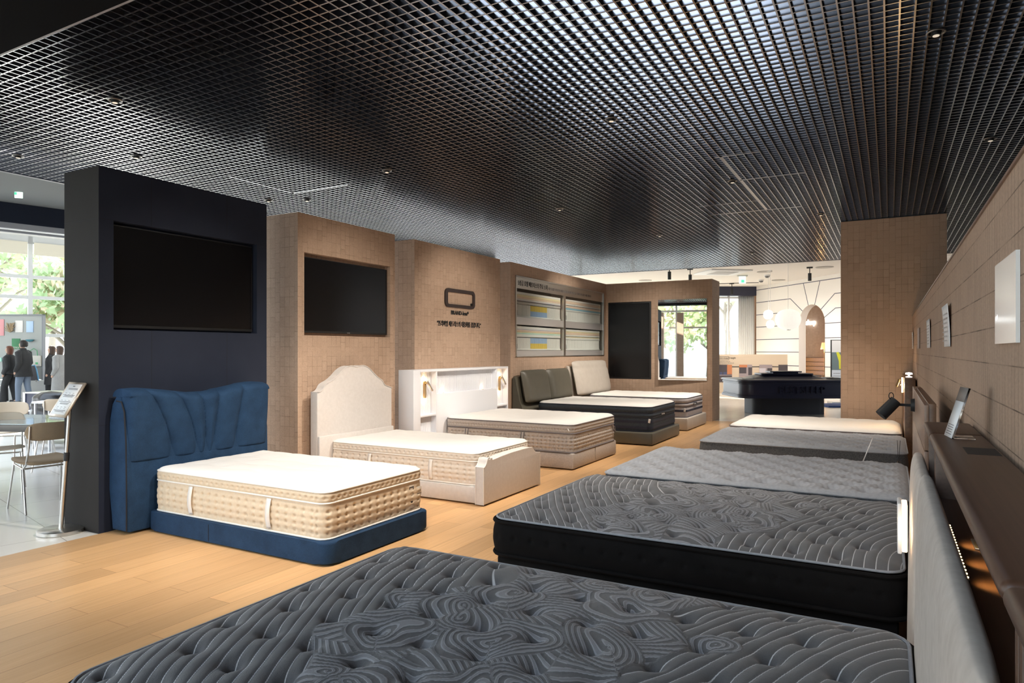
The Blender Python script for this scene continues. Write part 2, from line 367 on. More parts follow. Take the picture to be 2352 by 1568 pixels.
# ---- open-cell ceiling: two families of upright blades
PIT = .0745
gx0, gx1, gy0, gy1 = -8.07, 3.9, 2.185, 15.49
def blades():
    V = []; F = []
    def bx(x0, x1, y0, y1, z0, z1):
        b = len(V)
        V.extend([(x0, y0, z0), (x1, y0, z0), (x1, y1, z0), (x0, y1, z0), (x0, y0, z1), (x1, y0, z1), (x1, y1, z1), (x0, y1, z1)])
        F.extend([(b, b+3, b+2, b+1), (b+4, b+5, b+6, b+7), (b, b+1, b+5, b+4), (b+1, b+2, b+6, b+5), (b+2, b+3, b+7, b+6), (b+3, b, b+4, b+7)])
    h = .042; t_ = .0045
    x = gx0
    while x < gx1: bx(x-t_, x+t_, gy0, gy1, ZG, ZG+h); x += PIT
    y = gy0
    while y < gy1: bx(gx0, gx1, y-t_, y+t_, ZG+.0008, ZG+h-.001); y += PIT
    me = bpy.data.meshes.new('ceiling'); me.from_pydata(V, [], F); return me
struct(link('ceiling', blades(), M['blade']))
g = MB(); g.box((gx0-.03, gy0-.02, ZG-.006), (gx0, gy1, ZG+.05)); g.box((gx0, gy0-.03, ZG-.006), (gx1, gy0-.008, ZG+.05)); g.box((gx0, gy1+.01, ZG-.006), (gx1, gy1+.03, ZG+.05))
struct(g.build('trim_ceiling_edge', mat('edge_trim', (.35, .34, .36), .4), smooth=0))
# dark access channels between ceiling modules
g = MB()
for (x0, y0, x1, y1) in ((-6.2, 4.9, -6.2, 5.78), (-6.2, 5.78, -5.35, 5.78), (-1.47, 6.70, -1.07, 6.70), (-1.42, 7.72, -.78, 7.72), (-2.19, 8.88, -1.44, 8.88), (-2.16, 9.52, -1.0, 9.52), (-1.42, 6.7, -1.42, 9.52)):
    g.box((min(x0, x1)-.012, min(y0, y1)-.012, ZG-.002), (max(x0, x1)+.012, max(y0, y1)+.012, ZG+.0), 0)
struct(g.build('trim_channels', M['blade'], smooth=0))
# bulkhead over the viewer, plenum slab above
struct(box('ceiling_bulkhead', (-11, 1.2, ZG-.06), (4.2, 2.10, ZG+.55), M['plenum'], smooth=0))
struct(box('ceiling_strip', (-11, 2.10, ZG-.004), (4.2, 2.155, ZG+.5), mat('mauve_strip', (.085, .07, .105), .8), smooth=0))
struct(box('ceiling_slab', (-8.1, -4.3, 9.2), (4.4, 15.6, 9.4), M['plenum'], smooth=0))  # unseen slab, raised so the blades can reflect the high front opening
struct(box('wall_plenum_far', (-8.1, 15.55, 3.95), (4.4, 15.65, 9.2), M['plenum'], smooth=0))
struct(box('light_block_left', (-8.5, -4.3, 3.9), (-8.3, 15.6, 9.2), M['plenum'], smooth=0))  # unseen blocker, added to keep the left sky off the blade sides
# far ceiling (white) beyond the grid
struct(box('ceiling_far', (-14, 15.54, 3.90), (9, 34, 4.0), M['offwhite'], smooth=0))

# ---- mall side on the left (turned 13.1 degrees)
A13 = math.radians(13.1); D1 = Vector((math.sin(A13), math.cos(A13), 0)); D2 = Vector((math.cos(A13), -math.sin(A13), 0))
def mallT(o): m_ = Matrix((D1, -D2, Vector((0, 0, 1)))).transposed().to_4x4(); m_.translation = o; return m_   # local x along D1, y to the left (-D2), z up
def px_on(u, d, z=0.): return cam2w((u-1176)/1557*d, d, z)
PA = px_on(0, 8.5); TA = mallT(PA)
struct(MB(TA).box((-6, .0, 3.12), (9, .25, 3.45)).build('trim_fascia', M['navy'], smooth=0))
pf = [PA+D1*q_ for q_ in (7.15, -6)]
struct(MB().prism([(-8.10, 2.16), (-8.10, pf[0].y), (pf[0].x-.1, pf[0].y), (pf[1].x-.1, pf[1].y), (-8.10, pf[1].y)], 2, ZG, ZG+.03).build('ceiling_soffit', M['grey_soffit'], smooth=0))
struct(MB(TA).box((-6, .02, 3.05), (9, .12, 3.12)).box((-6, .03, 3.0), (9, .06, 3.03)).build('trim_door_rail', mat('rail_grey', (.45, .46, .5), .4), smooth=0))
PB = px_on(70, 24.5); TB = mallT(PB)
wm = M['white']
# window wall B : frame
g = MB(TB)
xs = [-12.2, -9.2, -6.2, -3.1, 0, 3.1, 6.2, 9.3, 12.4, 15.5]
for x in xs: g.box((x-.07, 0, .0), (x+.07, .12, 7))
for z in (.10, 2.05, 3.42, 4.16): g.box((-13, .01, z-.06), (16, .11, z+.06))
g.box((-13, 0, 5.35), (16, .3, 5.8))
struct(g.build('window_1', mat('window_frame_grey', (.62, .64, .66), .5), smooth=0))
struct(MB(TB).box((-13, .05, 0.1), (16, .056, 5.4)).build('window_1', M['glass'], smooth=0))
g = MB(TB)
for a, b in zip(xs, xs[1:]): g.box((a+.1, -.08, 4.95), (b-.1, -.03, 5.4))
struct(g.build('trim_blinds', mat('roller_blind', (.70, .66, .56), .8), smooth=0))
struct(MB(TB).box((-30, -14.5, 5.62), (18, .5, 5.8)).build('ceiling_mall', M['white'], smooth=0))
# low white sill at the right of the windows
struct(MB(TB).box((.3, -.5, 0), (16, .0, .62)).build('trim_sill', M['white'], smooth=0))
# ---- glazed front behind the viewer
g = MB(); 
for x in (-11, -9.4, -7.6, -5.8, -4.2, -2.6, -1.0, .4): g.box((x-.04, -4.3, 0), (x+.04, -4.2, 6.4))
for z in (.05, 2.6, 3.4, 4.9): g.box((-11, -4.29, z-.04), (.4, -4.21, z+.04))
struct(g.build('window_2', M['white'], smooth=0))
struct(box('window_2', (-11, -4.26, .05), (.4, -4.255, 6.4), M['glass'], smooth=0))
struct(MB().box((.4, -4.35, 0), (4.4, -4.2, 9.2)).box((-1.6, -4.35, 3.45), (.4, -4.19, 9.2)).box((-11, -4.35, 6.4), (-6.9, -4.2, 9.2)).build('light_block_front', M['plenum'], smooth=0))  # unseen blockers, shaped so only the middle blades reflect the front sky
g = MB(); g.box((-6.75, -3.9, 0), (-6.35, -3.5, 3.3)); g.box((-5.72, -3.9, 0), (-5.42, -3.6, 3.3)); struct(g.build('wall_front_pillars', M['tile'], smooth=0))

# ---- far room: window, low tan wall, arch wall, dark line trims
def camT(o, yaw_right_deg):
    """local x points yaw_right_deg to the right of the view axis, y further away to its left"""
    a = math.radians(yaw_right_deg); x = RT*math.sin(a)+FW*math.cos(a); y = np.array([-x[1], x[0], 0]); 
    m_ = Matrix((Vector(x), Vector(y), Vector((0, 0, 1)))).transposed().to_4x4(); m_.translation = o; return m_
PC = px_on(1737, 25.5)
TWIN = camT(PC, 88)          # window wall: x to the right along the picture, y away
g = MB(TWIN); g.box((-7, -.02, 3.56), (.0, .5, 3.92)); struct(g.build('trim_valance', M['navy_satin'], smooth=0))
g = MB(TWIN)
for x in (-6.6, -4.6, -2.55, -.95, -.03): g.box((x-.03, .25, 0), (x+.03, .35, 3.6))
for z in (.03, 3.5): g.box((-7, .25, z-.03), (0, .35, z+.03))
struct(g.build('window_3', M['white'], smooth=0))
struct(MB(TWIN).box((-7, .29, 0), (0, .295, 3.56)).build('window_3', M['glass'], smooth=0))
# arch wall: local x = s (towards the viewer's right), y = t away from the viewer
xa = RT*.223-FW*.975; ya = RT*.975+FW*.223
TAR = Matrix((Vector(xa), Vector(ya), Vector((0, 0, 1)))).transposed().to_4x4(); TAR.translation = PC
g = MB(TAR)
sc_, rad, spr, zt, th = 3.18, .66, 2.36, 3.9, .27
arc = [(sc_+rad*math.cos(a), spr+rad*math.sin(a)) for a in np.linspace(PI, 0, 25)]
def wallpoly(g, t0, t1):
    # two piers and a row of blocks above the arch, sharing edges
    g.prism([(0, 0), (sc_-rad, 0), (sc_-rad, zt), (0, zt)], 1, t0, t1)
    g.prism([(sc_+rad, 0), (13, 0), (13, zt), (sc_+rad, zt)], 1, t0, t1)
    for a, b in zip(arc, arc[1:]): g.prism([a, b, (b[0], zt), (a[0], zt)], 1, t0, t1)
wallpoly(g, 0, th)
struct(g.build('wall_arch', M['wallwhite'], smooth=0))
g = MB(TAR); lt = .012
def seg(a, b):
    a = Vector((a[0], 0, a[1])); b = Vector((b[0], 0, b[1])); d = (b-a); ln = d.length; ang = math.atan2(d.z, d.x)
    R = Matrix.Rotation(-ang, 3, 'Y'); c = (a+b)/2
    g.box((c.x-ln/2, -.004, c.z-lt), (c.x+ln/2, .0, c.z+lt), R=R)
for i, z in enumerate((3.76, 3.29, 2.83, 2.37, 1.90, 1.44, .97, .50)):
    if i == 0: seg((0, z), (13, z))
    elif i == 1: seg((0, z), (sc_-1.12, z)); seg((sc_+1.12, z), (13, z)); seg((sc_-1.12, z), (sc_-.47, spr+.47)); seg((sc_+1.12, z), (sc_+.47, spr+.47))
    elif i == 2: seg((0, z), (sc_-1.15, z)); seg((sc_+1.15, z), (13, z)); seg((sc_-1.15, z), (sc_-.63, spr+.2)); seg((sc_+1.15, z), (sc_+.63, spr+.2))
    else: seg((0, z), (sc_-rad, z)); seg((sc_+rad, z), (13, z))
seg((sc_-.42, 3.76), (sc_-.16, spr+.64)); seg((sc_+.42, 3.76), (sc_+.16, spr+.64))
struct(g.build('trim_wall_lines', mat('slate_line', (.10, .10, .13), .7), smooth=0))
# room behind the arch
g = MB(TAR); g.box((-1.5, 2.0, 0), (sc_+2.2, 2.1, 3.9)); g.box((-1.6, th, 0), (-1.5, 2.1, 3.9)); g.box((sc_+2.1, th, 0), (sc_+2.2, 2.0, 3.9))
struct(g.build('wall_niche', M['tile'], smooth=0))
# low tan wall
PL = px_on(1600, 23.6); TL = camT(PL, 89)
g = MB(TL); g.box((-.6, 0, 0), (3.22, .12, 1.36)); struct(g.build('wall_low', M['tan'], smooth=0))
g = MB(TL)
for z in (.93, .46): g.box((-.6, -.006, z-.014), (3.22, 0, z+.014))
struct(g.build('trim_low_wall_lines', M['ink'], smooth=0))
# closing walls of the far room
# ================================================================== MATTRESSES AND BEDS
def rrect(x0, x1, y0, y1, r, off=0., step=.012):
    """points and outward normals around a rounded rectangle"""
    P = []; Nn = []; k = max(4, int(r*PI/2/step))
    def arc_(cx, cy, a0):
        for i in range(k):
            a = a0+PI/2*i/k; P.append((cx+r*math.cos(a), cy+r*math.sin(a))); Nn.append((math.cos(a), math.sin(a)))
    def ln(a, b, n):
        m_ = max(1, int(math.dist(a, b)/step))
        for i in range(m_): t_ = i/m_; P.append((a[0]+(b[0]-a[0])*t_, a[1]+(b[1]-a[1])*t_)); Nn.append(n)
    arc_(x1-r, y0+r, -PI/2); ln((x1, y0+r), (x1, y1-r), (1, 0)); arc_(x1-r, y1-r, 0); ln((x1-r, y1), (x0+r, y1), (0, 1))
    arc_(x0+r, y1-r, PI/2); ln((x0, y1-r), (x0, y0+r), (-1, 0)); arc_(x0+r, y0+r, PI); ln((x0+r, y0), (x1-r, y0), (0, -1))
    P = np.array(P); Nn = np.array(Nn)
    return P+Nn*off, Nn
def side_band(name, R, z0, z1, mt, parent, bulge=.01, rows=(), ds=.09, dimp=.008, nz=20, dr=.016, grain=None, step=.008, under=.0):
    P, Nn = rrect(*R, step=step); n = len(P)
    sl = np.concatenate([[0], np.cumsum(np.hypot(*np.diff(P, axis=0).T))]); tot = sl[-1]
    T = np.linspace(0, 1, nz); Z = z0+(z1-z0)*T
    out = np.empty((nz, n, 3))
    off = bulge*np.sin(PI*T)[:, None]*np.ones(n)[None, :]
    for k, zr in enumerate(rows):
        ph = 0 if k % 2 == 0 else .5
        ph = 0
        d = (((sl/ds+ph+.5) % 1)-.5)*ds
        dz = (Z-zr)[:, None]
        off = off - dimp*np.exp(-(d[None, :]**2+dz**2)/(dr**2)) - dimp*.18*np.exp(-dz**2/(dr*.8)**2)
    out[..., 0] = P[:, 0]+Nn[:, 0]*off; out[..., 1] = P[:, 1]+Nn[:, 1]*off; out[..., 2] = Z[:, None]
    return gridmesh(name, out, mt, parent, wrap=True)
def piping(name, R, z, r, mt, parent, off=.004, wob=.0, step=.03):
    P, Nn = rrect(*R, off=off, step=step)
    zz = z+wob*np.sin(np.arange(len(P))*.19)
    return MB().tube([(p[0], p[1], q) for p, q in zip(P, zz)], r, 6, closed=True).build(name, mt, parent)
def top_surface(name, R, z, crown, mt, parent, tufts=None, res=.02, tr=.04, td=.015, hfun=None, attrs=None, edge=.05, soft=0.):
    x0, x1, y0, y1, r = R
    nx = int((x1-x0)/res)+1; ny = int((y1-y0)/res)+1
    X, Y = np.meshgrid(np.linspace(x0, x1, nx), np.linspace(y0, y1, ny))
    dy = np.minimum(Y-y0, y1-Y); ins = np.where(dy < r, r-np.sqrt(np.maximum(0, r*r-(r-dy)**2)), 0)
    U = (X-x0)/(x1-x0); X = x0+ins+U*(x1-x0-2*ins)
    dx = np.minimum(X-(x0+ins), (x1-ins)-X); dd = np.minimum(dx, dy)
    H = crown*(1-np.exp(-dd/edge))*(1-np.exp(-1/edge*.0-1e-9) if False else 1)
    fall = 1-np.exp(-dd/.03)
    if tufts is not None:
        for (tx, ty) in tufts:
            d2 = (X-tx)**2+(Y-ty)**2; q = d2 < (tr*3)**2
            H[q] -= td*(np.exp(-d2[q]/tr**2) if soft else np.exp(-np.sqrt(d2[q]+1e-5)/tr*1.6))*fall[q]
            if soft: H[q] -= soft*np.exp(-np.sqrt(d2[q]+1e-6)/.014)*fall[q]
    A = {}
    if hfun is not None:
        r_ = hfun(X-x0, Y-y0); 
        H = H+r_[0]*fall; A = r_[1]
    P = np.stack([X, Y, z+H], -1)
    return gridmesh(name, P, mt, parent, attrs=A)
def lattice(R, px_, py_, m=.12):
    x0, x1, y0, y1, r = R; out = []; j = 0; y = y0+m
    while y < y1-m*.6:
        x = x0+m+(px_/2 if j % 2 else 0)
        while x < x1-m*.6: out.append((x, y)); x += px_
        y += py_; j += 1
    return out
def under(R, z0, z1, mt, parent, name='core'):
    x0, x1, y0, y1, r = R; i = .02
    return MB().prism([tuple(p) for p in rrect(x0+i, x1-i, y0+i, y1-i, r, step=.05)[0]], 2, z0, z1).build(name, mt, parent)
def quilt_white(sc=1.):
    def f(a, b):
        u = (a+b*.0)/.24; v = b/.24
        q = np.abs(np.sin(PI*(u+.12*np.sin(2*PI*v*.5))))*np.abs(np.sin(PI*(v+.12*np.sin(2*PI*u*.5))))
        return .007*sc*np.sqrt(q), {}
    return f
def handle(parent, x, y, z0, z1, mt, w=.045, nrm=(0, -1), stripes=None, mt2=None):
    g = MB()
    if nrm == (0, -1):
        n_ = 10; pts = [(y-.006-.018*math.sin(PI*i/n_), z0+(z1-z0)*i/n_) for i in range(n_+1)]
        for (a, b) in zip(pts, pts[1:]): g.quad([(x-w/2, a[0], a[1]), (x+w/2, a[0], a[1]), (x+w/2, b[0], b[1]), (x-w/2, b[0], b[1])])
        bmesh.ops.remove_doubles(g.bm, verts=g.bm.verts, dist=1e-5)
        o = g.build('handle', mt, parent)
        md = o.modifiers.new('s', 'SOLIDIFY'); md.thickness = .004
        if stripes:
            for s_ in stripes:
                g = MB()
                for (a, b) in zip(pts, pts[1:]): g.quad([(x+s_-.006, a[0]-.004, a[1]), (x+s_+.006, a[0]-.004, a[1]), (x+s_+.006, b[0]-.004, b[1]), (x+s_-.006, b[0]-.004, b[1])])
                bmesh.ops.remove_doubles(g.bm, verts=g.bm.verts, dist=1e-5)
                oo = g.build('stripe', mt2, o); md = oo.modifiers.new('s', 'SOLIDIFY'); md.thickness = .002
        return o

# ---------------- bed 1 : blue velvet
bed = thing('bed', 'blue velvet bed frame with tall channelled winged headboard against the navy wall', 'bed', (-4.5, 4.05, 0))
MB().prism([tuple(p) for p in rrect(-5.41, -3.375, 3.452, 4.655, .085, step=.03)[0]], 2, .012, .168, bevel=.018).build('base', M['blue'], bed)
MB().box((-5.3, 3.6, 0), (-3.5, 4.5, .012)).build('plinth', M['black'], bed)
box('seam', (-4.62, 3.4495, .02), (-4.615, 3.452, .15), M['groove'], bed)
# headboard body
def hb_profile_top(y):   # height of the winged top along Y
    t_ = (y-3.29)/(4.70-3.29); return 1.178-.052*math.exp(-((t_-.47)/.20)**2)+.02*math.exp(-((t_-.88)/.12)**2)+.014*math.exp(-((t_-.06)/.1)**2)
ny_, nz_ = 260, 90
tops = [3.427, 3.704, 3.944, 4.150, 4.424]; bots = [3.684, 3.923, 4.013, 4.091, 4.330]
Pm = np.zeros((nz_, ny_, 3)); zb = .565
for j, y in enumerate(np.linspace(3.295, 4.70, ny_)):
    zt_ = hb_profile_top(y)
    for i in range(nz_):
        v = i/(nz_-1)
        # arc up the face, over the rolled top and down the back
        if v < .72: zz_ = zb+(zt_-.07-zb)*(v/.72); xx = -5.405+.045*math.sin(PI*.5*min(1, v/.72))
        else:
            a = (v-.72)/.28*PI; zz_ = zt_-.07+.07*math.sin(a); xx = -5.36-.12+.12*math.cos(a)
        if v < .04: xx -= .018*(1-v/.04)
        q = min(1, v/.85); gr = 0; dmin = 1.
        for tt, bb in zip(tops, bots):
            yc = bb+(tt-bb)*(q**1.9); gr = max(gr, math.exp(-abs(y-yc)/.010)); dmin = min(dmin, abs(y-yc))
            gr = max(gr, .55*math.exp(-((y-yc)/.035)**2))
        edge_ = min(y-3.295, 4.70-y); xx -= .05*math.exp(-edge_/.02)*(1 if v < .72 else .4)
        xx += .016*(1-math.exp(-dmin/.05))*(1 if .03 < v < .80 else .3); Pm[i, j] = (xx-.026*gr, y, zz_)
ends = []
for j in (0, ny_-1):
    E_ = Pm[:, j:j+1].copy(); zt_ = hb_profile_top(E_[0, 0, 1]); E_[:, 0, 0] = -5.48; E_[:, 0, 2] = np.minimum(E_[:, 0, 2], zt_-.07); E_[:, 0, 1] += (-.004 if j == 0 else .004); ends.append(E_)
Pm = np.concatenate([ends[0], Pm, ends[1]], 1)
gridmesh('headboard_cushion', Pm, M['blue'], bed, ang=75)
MB().box((-5.50, 3.31, .015), (-5.398, 4.69, .60), .02).build('headboard_panel', M['blue'], bed)
side = [(-5.615, .02), (-5.645, .35), (-5.64, .9), (-5.615, 1.06), (-5.56, 1.125), (-5.49, 1.12), (-5.43, 1.0), (-5.405, .75), (-5.40, .4), (-5.405, .02)]
MB().prism([(a, b) for a, b in side], 1, 3.285, 4.705, bevel=.022).build('headboard_shell', M['blue'], bed)
MB().tube([(-5.54, 3.282, 1.085), (-5.475, 3.282, 1.08), (-5.435, 3.282, 1.0), (-5.412, 3.282, .75), (-5.405, 3.282, .4), (-5.405, 3.282, .03)], .006, 6).build('piping', M['groove'], bed)
def euro_mattress(label, R, zs, side_m, pipe_m, quilt_m, hx, rows_low, rows_top, crown=.028, name='mattress', ds=.085, pr=.007, stripes=None, mt2=None, lab=True, topz=None):
    z0, z1, z2 = zs; x0, x1, y0, y1, r = R
    m_ = thing(name, label, 'mattress', ((x0+x1)/2, (y0+y1)/2, z0))
    side_band('lower_border', R, z0, z1, side_m, m_, .012, rows_low, ds, .015, nz=34, dr=.013)
    side_band('pillow_top_border', R, z1, z2, side_m, m_, .010, rows_top, ds*.7, .010, nz=18, dr=.012)
    for z in (z0+.004, z1, z2): piping('piping', R, z, pr if z != z2 else pr*.8, pipe_m, m_, off=.004)
    top_surface('quilted_top', (x0, x1, y0, y1, r), z2+.002, crown, quilt_m, m_, res=.015, hfun=quilt_white(1.), edge=.035)
    under(R, z0, z2-.004, side_m, m_)
    for hxx in hx: handle(m_, hxx, y0-.002, z0+.02, z1-.012, pipe_m if not stripes else side_m, stripes=stripes, mt2=mt2)
    return m_
R1 = (-5.36, -3.435, 3.492, 4.628, .075)
m1 = euro_mattress('thick ivory pillow-top mattress lying on the blue velvet bed frame', R1, (.172, .425, .502), M['side_beige'], M['pipe_white'], M['quilt_white'], (-4.87, -3.98), (.215, .265, .315, .365), (.46,), crown=.03)
# sewn labels on its foot end
g = MB(); g.box((-3.4335, 4.43, .205), (-3.4295, 4.50, .395), .001); g.build('care_label', M['side_white'], m1)
g = MB()
for (a, b, c, d) in ((4.438, 4.492, .375, .381), (4.438, 4.492, .290, .296), (4.438, 4.444, .290, .381), (4.486, 4.492, .290, .381)): g.box((-3.4290, a, c), (-3.4280, b, d))
g.box((-3.4290, 4.450, .235), (-3.4280, 4.482, .262)); g.build('label_mark', M['ink'], m1)
g = MB(); g.box((-3.4335, 4.525, .30), (-3.4295, 4.60, .365), .001)
g.build('care_label', M['side_white'], m1)
g = MB()
for q in range(3): g.box((-3.4290, 4.537+q*.022, .325), (-3.4280, 4.543+q*.022, .343))
g.box((-3.4290, 4.53, .308), (-3.4280, 4.595, .312)); g.build('label_mark', M['ink2'], m1)

# ---------------- bed 2 : cream scalloped
bed = thing('bed', 'cream upholstered bed frame with scalloped arched headboard and low footboard', 'bed', (-4.5, 6.1, 0))
hbo = [(5.43, .02), (5.43, 1.045), (5.47, 1.045), (5.515, 1.068), (5.545, 1.12), (5.60, 1.145), (5.66, 1.165), (5.74, 1.215), (5.81, 1.272), (5.88, 1.308), (5.95, 1.324), (6.01, 1.318), (6.055, 1.303), (6.10, 1.318), (6.16, 1.326), (6.23, 1.31), (6.30, 1.27), (6.385, 1.205), (6.46, 1.155), (6.52, 1.135), (6.545, 1.085), (6.59, 1.062), (6.665, 1.045), (6.70, 1.03), (6.70, .02)]
def smooth_poly(P, n=1, keep=2):
    for _ in range(n):
        Q = [P[0]]
        for a, b in zip(P[:-1], P[1:]): Q += [(a[0]*.75+b[0]*.25, a[1]*.75+b[1]*.25), (a[0]*.25+b[0]*.75, a[1]*.25+b[1]*.75)]
        Q.append(P[-1]); P = Q
    return P
hs = [hbo[0]]+smooth_poly(hbo[1:-1], 2)+[hbo[-1]]
MB().prism(hs, 0, -5.56, -5.455, bevel=.012).build('headboard', M['cream'], bed)
MB().tube([(-5.452, y, z) for y, z in hs[1:-1]], .005, 6).build('piping', M['cream'], bed)
MB().box((-5.455, 5.432, .02), (-5.42, 6.698, .56), .012).build('headboard_lower_panel', M['cream'], bed)
MB().box((-5.45, 5.575, .012), (-3.50, 6.745, .175), .015).build('base', M['cream'], bed)
fo = [(5.552, .012), (5.552, .375), (5.575, .385), (5.60, .41), (5.615, .445), (5.640, .462), (5.668, .455), (5.685, .43), (5.72, .425), (5.9, .442), (6.15, .452), (6.4, .452), (6.53, .450), (6.57, .44), (6.60, .41), (6.62, .388), (6.70, .372), (6.752, .368), (6.752, .012)]
fs_ = [fo[0]]+smooth_poly(fo[1:-1], 2)+[fo[-1]]
MB().prism(fs_, 0, -3.50, -3.395, bevel=.02).build('footboard', M['cream'], bed)
for xx in (-3.402, -3.495): MB().tube([(xx, y, z) for y, z in fs_], .004, 6).build('piping', M['pipe_white'], bed)
R2 = (-5.415, -3.525, 5.60, 6.73, .07)
euro_mattress('thin-piped ivory pillow-top mattress on the cream scalloped bed frame', R2, (.18, .412, .487), M['side_white'], M['pipe_white'], M['quilt_white'], (-4.85, -4.05), (.225, .272, .32, .366), (.45,), crown=.028)

# ---------------- bed 3 : greige divan and white shelf headboard
hb = thing('bedhead_cabinet', 'white lacquered headboard with lit niches behind the greige divan', 'cabinet', (-5.5, 8.3, 0))
g = MB(); xb, xf, xk = -5.645, -5.40, -5.485
g.box((xb, 7.07, 0), (xf, 7.225, 1.242), .003)                      # near closed post
g.box((xb, 7.225, 1.212), (xf, 9.575, 1.242), .002)
g.box((xb, 9.545, 0), (xf, 9.575, 1.212), .002)
for y in (7.59, 9.215): g.box((xb, y-.012, 0), (xf, y+.012, 1.212), .002)
g.box((xb, 7.602, 0), (xf, 9.203, .905), .002)
for (a, b) in ((7.225, 7.578), (9.227, 9.545)):
    g.box((xb, a, .615), (xf, b, .640), .001); g.box((xb, a, .35), (xf, b, .38), .001)
g.build('cabinet', M['white_lacquer'], hb)
g = MB()
for (a, b, c, d) in ((7.225, 7.578, .38, 1.212), (9.227, 9.545, .38, 1.212), (7.602, 9.203, .905, 1.212)):
    g.box((xb, a, c), (xk, b, d)); y = a+.012
    while y < b-.006: g.cyl((xk, y, c), (xk, y, d), .007, n=6, caps=False); y += .024
g.build('fluted_back_panel', M['white_lacquer'], hb)
for yc in (7.41, 9.415):
    l_ = thing('reading_lamp', 'brass reading lamp with tilted head in the '+('left' if yc < 8 else 'right')+' niche of the white headboard', 'lamp', (-5.46, yc, .88))
    MB().box((-5.480, yc-.022, .86), (-5.458, yc+.022, 1.085), .004).build('back_plate', M['brass'], l_)
    MB().cyl((-5.458, yc, 1.055), (-5.440, yc, 1.055), .012).build('pivot', M['brass'], l_)
    MB().cyl((-5.430, yc-.005, 1.09), (-5.415, yc+.10, .955), .016, .016).build('lamp_head', M['steel'], l_)
    light_point('lamp_glow', (-5.452, yc-.03, 1.115), 0.45, (1, .66, .36), .02); light_point('lamp_glow', (-5.452, yc-.03, .83), 0.35, (1, .66, .36), .02)
for yc in (7.80, 8.86):
    d_ = thing('niche_light', 'small round light on the '+('left' if yc < 8 else 'right')+' part of the long niche ledge', 'lamp', (-5.452, yc, .905), group=None)
    MB().cyl((-5.452, yc, .905), (-5.452, yc, .914), .022).build('light_body', M['steel'], d_)
    MB().cyl((-5.452, yc, .914), (-5.452, yc, .916), .017).build('light_disc', emis('warm_disc', (1, .82, .6), 4), d_)
    light_point('niche_glow', (-5.455, yc, .94), .12, (1, .72, .42), .012)
dv = thing('divan_base', 'greige two-part divan base under the greige box mattress', 'bed', (-4.4, 8.5, 0))
MB().box((-5.40, 7.765, .012), (-3.445, 8.498, .208), .02).build('base_half', M['side_grey'], dv)
MB().box((-5.40, 8.506, .012), (-3.445, 9.29, .208), .02).build('base_half', M['side_grey'], dv)
MB().box((-5.3, 7.9, 0), (-3.6, 9.2, .012)).build('plinth', M['black'], dv)
R3 = (-5.385, -3.455, 7.772, 9.275, .09)
m3 = euro_mattress('greige box mattress with dark grey piping and striped handles on the divan', R3, (.212, .452, .560), M['side_grey'], M['pipe_grey'], M['quilt_white'], (-5.02, -4.16), (.255, .30, .345, .39), (.50,), crown=.035, pr=.009, stripes=(-.02, .02), mt2=M['pipe_grey'], ds=.06)
MB().cyl((-3.53, 7.775, .525), (-3.50, 7.755, .490), .008, .005, n=8).build('zip_pull', M['paper'], m3)
MB().tube([(-3.44, 9.1, .44), (-3.432, 9.14, .36), (-3.43, 9.2, .33), (-3.432, 9.18, .42)], .008, 6).build('loop_tag', M['pipe_grey'], m3)

# ---------------- beds 4 and 5 : leather
def leather_bed(label, mt, x1, y0, y1, zb_, hbY, split, hl, fold=False):
    b_ = thing('bed', label, 'bed', (-4.5, (y0+y1)/2, 0))
    MB().box((-5.45, y0, .012), (x1, y1, zb_), .022, 3).build('base', mt, b_)
    MB().box((-5.3, y0+.1, 0), (x1-.1, y1-.1, .012)).build('plinth', M['black'], b_)
    ya, yb = hbY
    shell = [(-5.64, .02), (-5.64, hl-.16), (-5.61, hl-.10), (-5.56, hl-.11), (-5.50, .62), (-5.40, .50), (-5.37, .42), (-5.37, .02)]
    MB().prism(shell, 1, ya, yb, bevel=.02).build('headboard_shell', mt, b_)
    n = 2 if split else 1
    for i in range(n):
        a = ya+.07+(yb-ya-.14)*i/n; b = ya+.07+(yb-ya-.14)*(i+1)/n-.004
        nu, nv = 60, 48; P = np.zeros((nv, nu, 3))
        for jj in range(nu):
            u = jj/(nu-1); e = 1-abs(2*u-1)**9
            for ii in range(nv):
                v = ii/(nv-1); a_ = v*2*PI
                # super-ellipse section: a fat leaning slab
                ca, sa = math.cos(a_), math.sin(a_)
                th_ = (.085 if not fold else .095)*math.copysign(abs(ca)**.7, ca)*e; hh = (hl-.60)/2*math.copysign(abs(sa)**.55, sa)*(.9+.1*e)
                zc = (hl+.60)/2; lean = -.20
                xx = -5.455+th_+lean*hh; zz_ = zc+hh+.06*th_
                if fold and ca > 0: xx += .014*math.exp(-((zz_-(hl-.14))/.022)**2)*-1.0
                if fold and ca > 0: xx += .006*math.sin(u*40+zz_*9)*math.exp(-min(u, 1-u)/.12)
                P[ii, jj] = (xx, a+(b-a)*u, zz_)
        gridmesh('headboard_cushion', P, mt, b_, ang=180)
    return b_
leather_bed('olive leather bed frame with two-section leaning headboard cushion', M['olive'], -3.24, 10.33, 11.92, .205, (10.12, 12.20), True, 1.16)
leather_bed('beige leather bed frame with fold-over headboard next to the tall screen', M['beige_leather'], -3.27, 12.57, 14.06, .24, (12.28, 14.25), False, 1.29, fold=True)
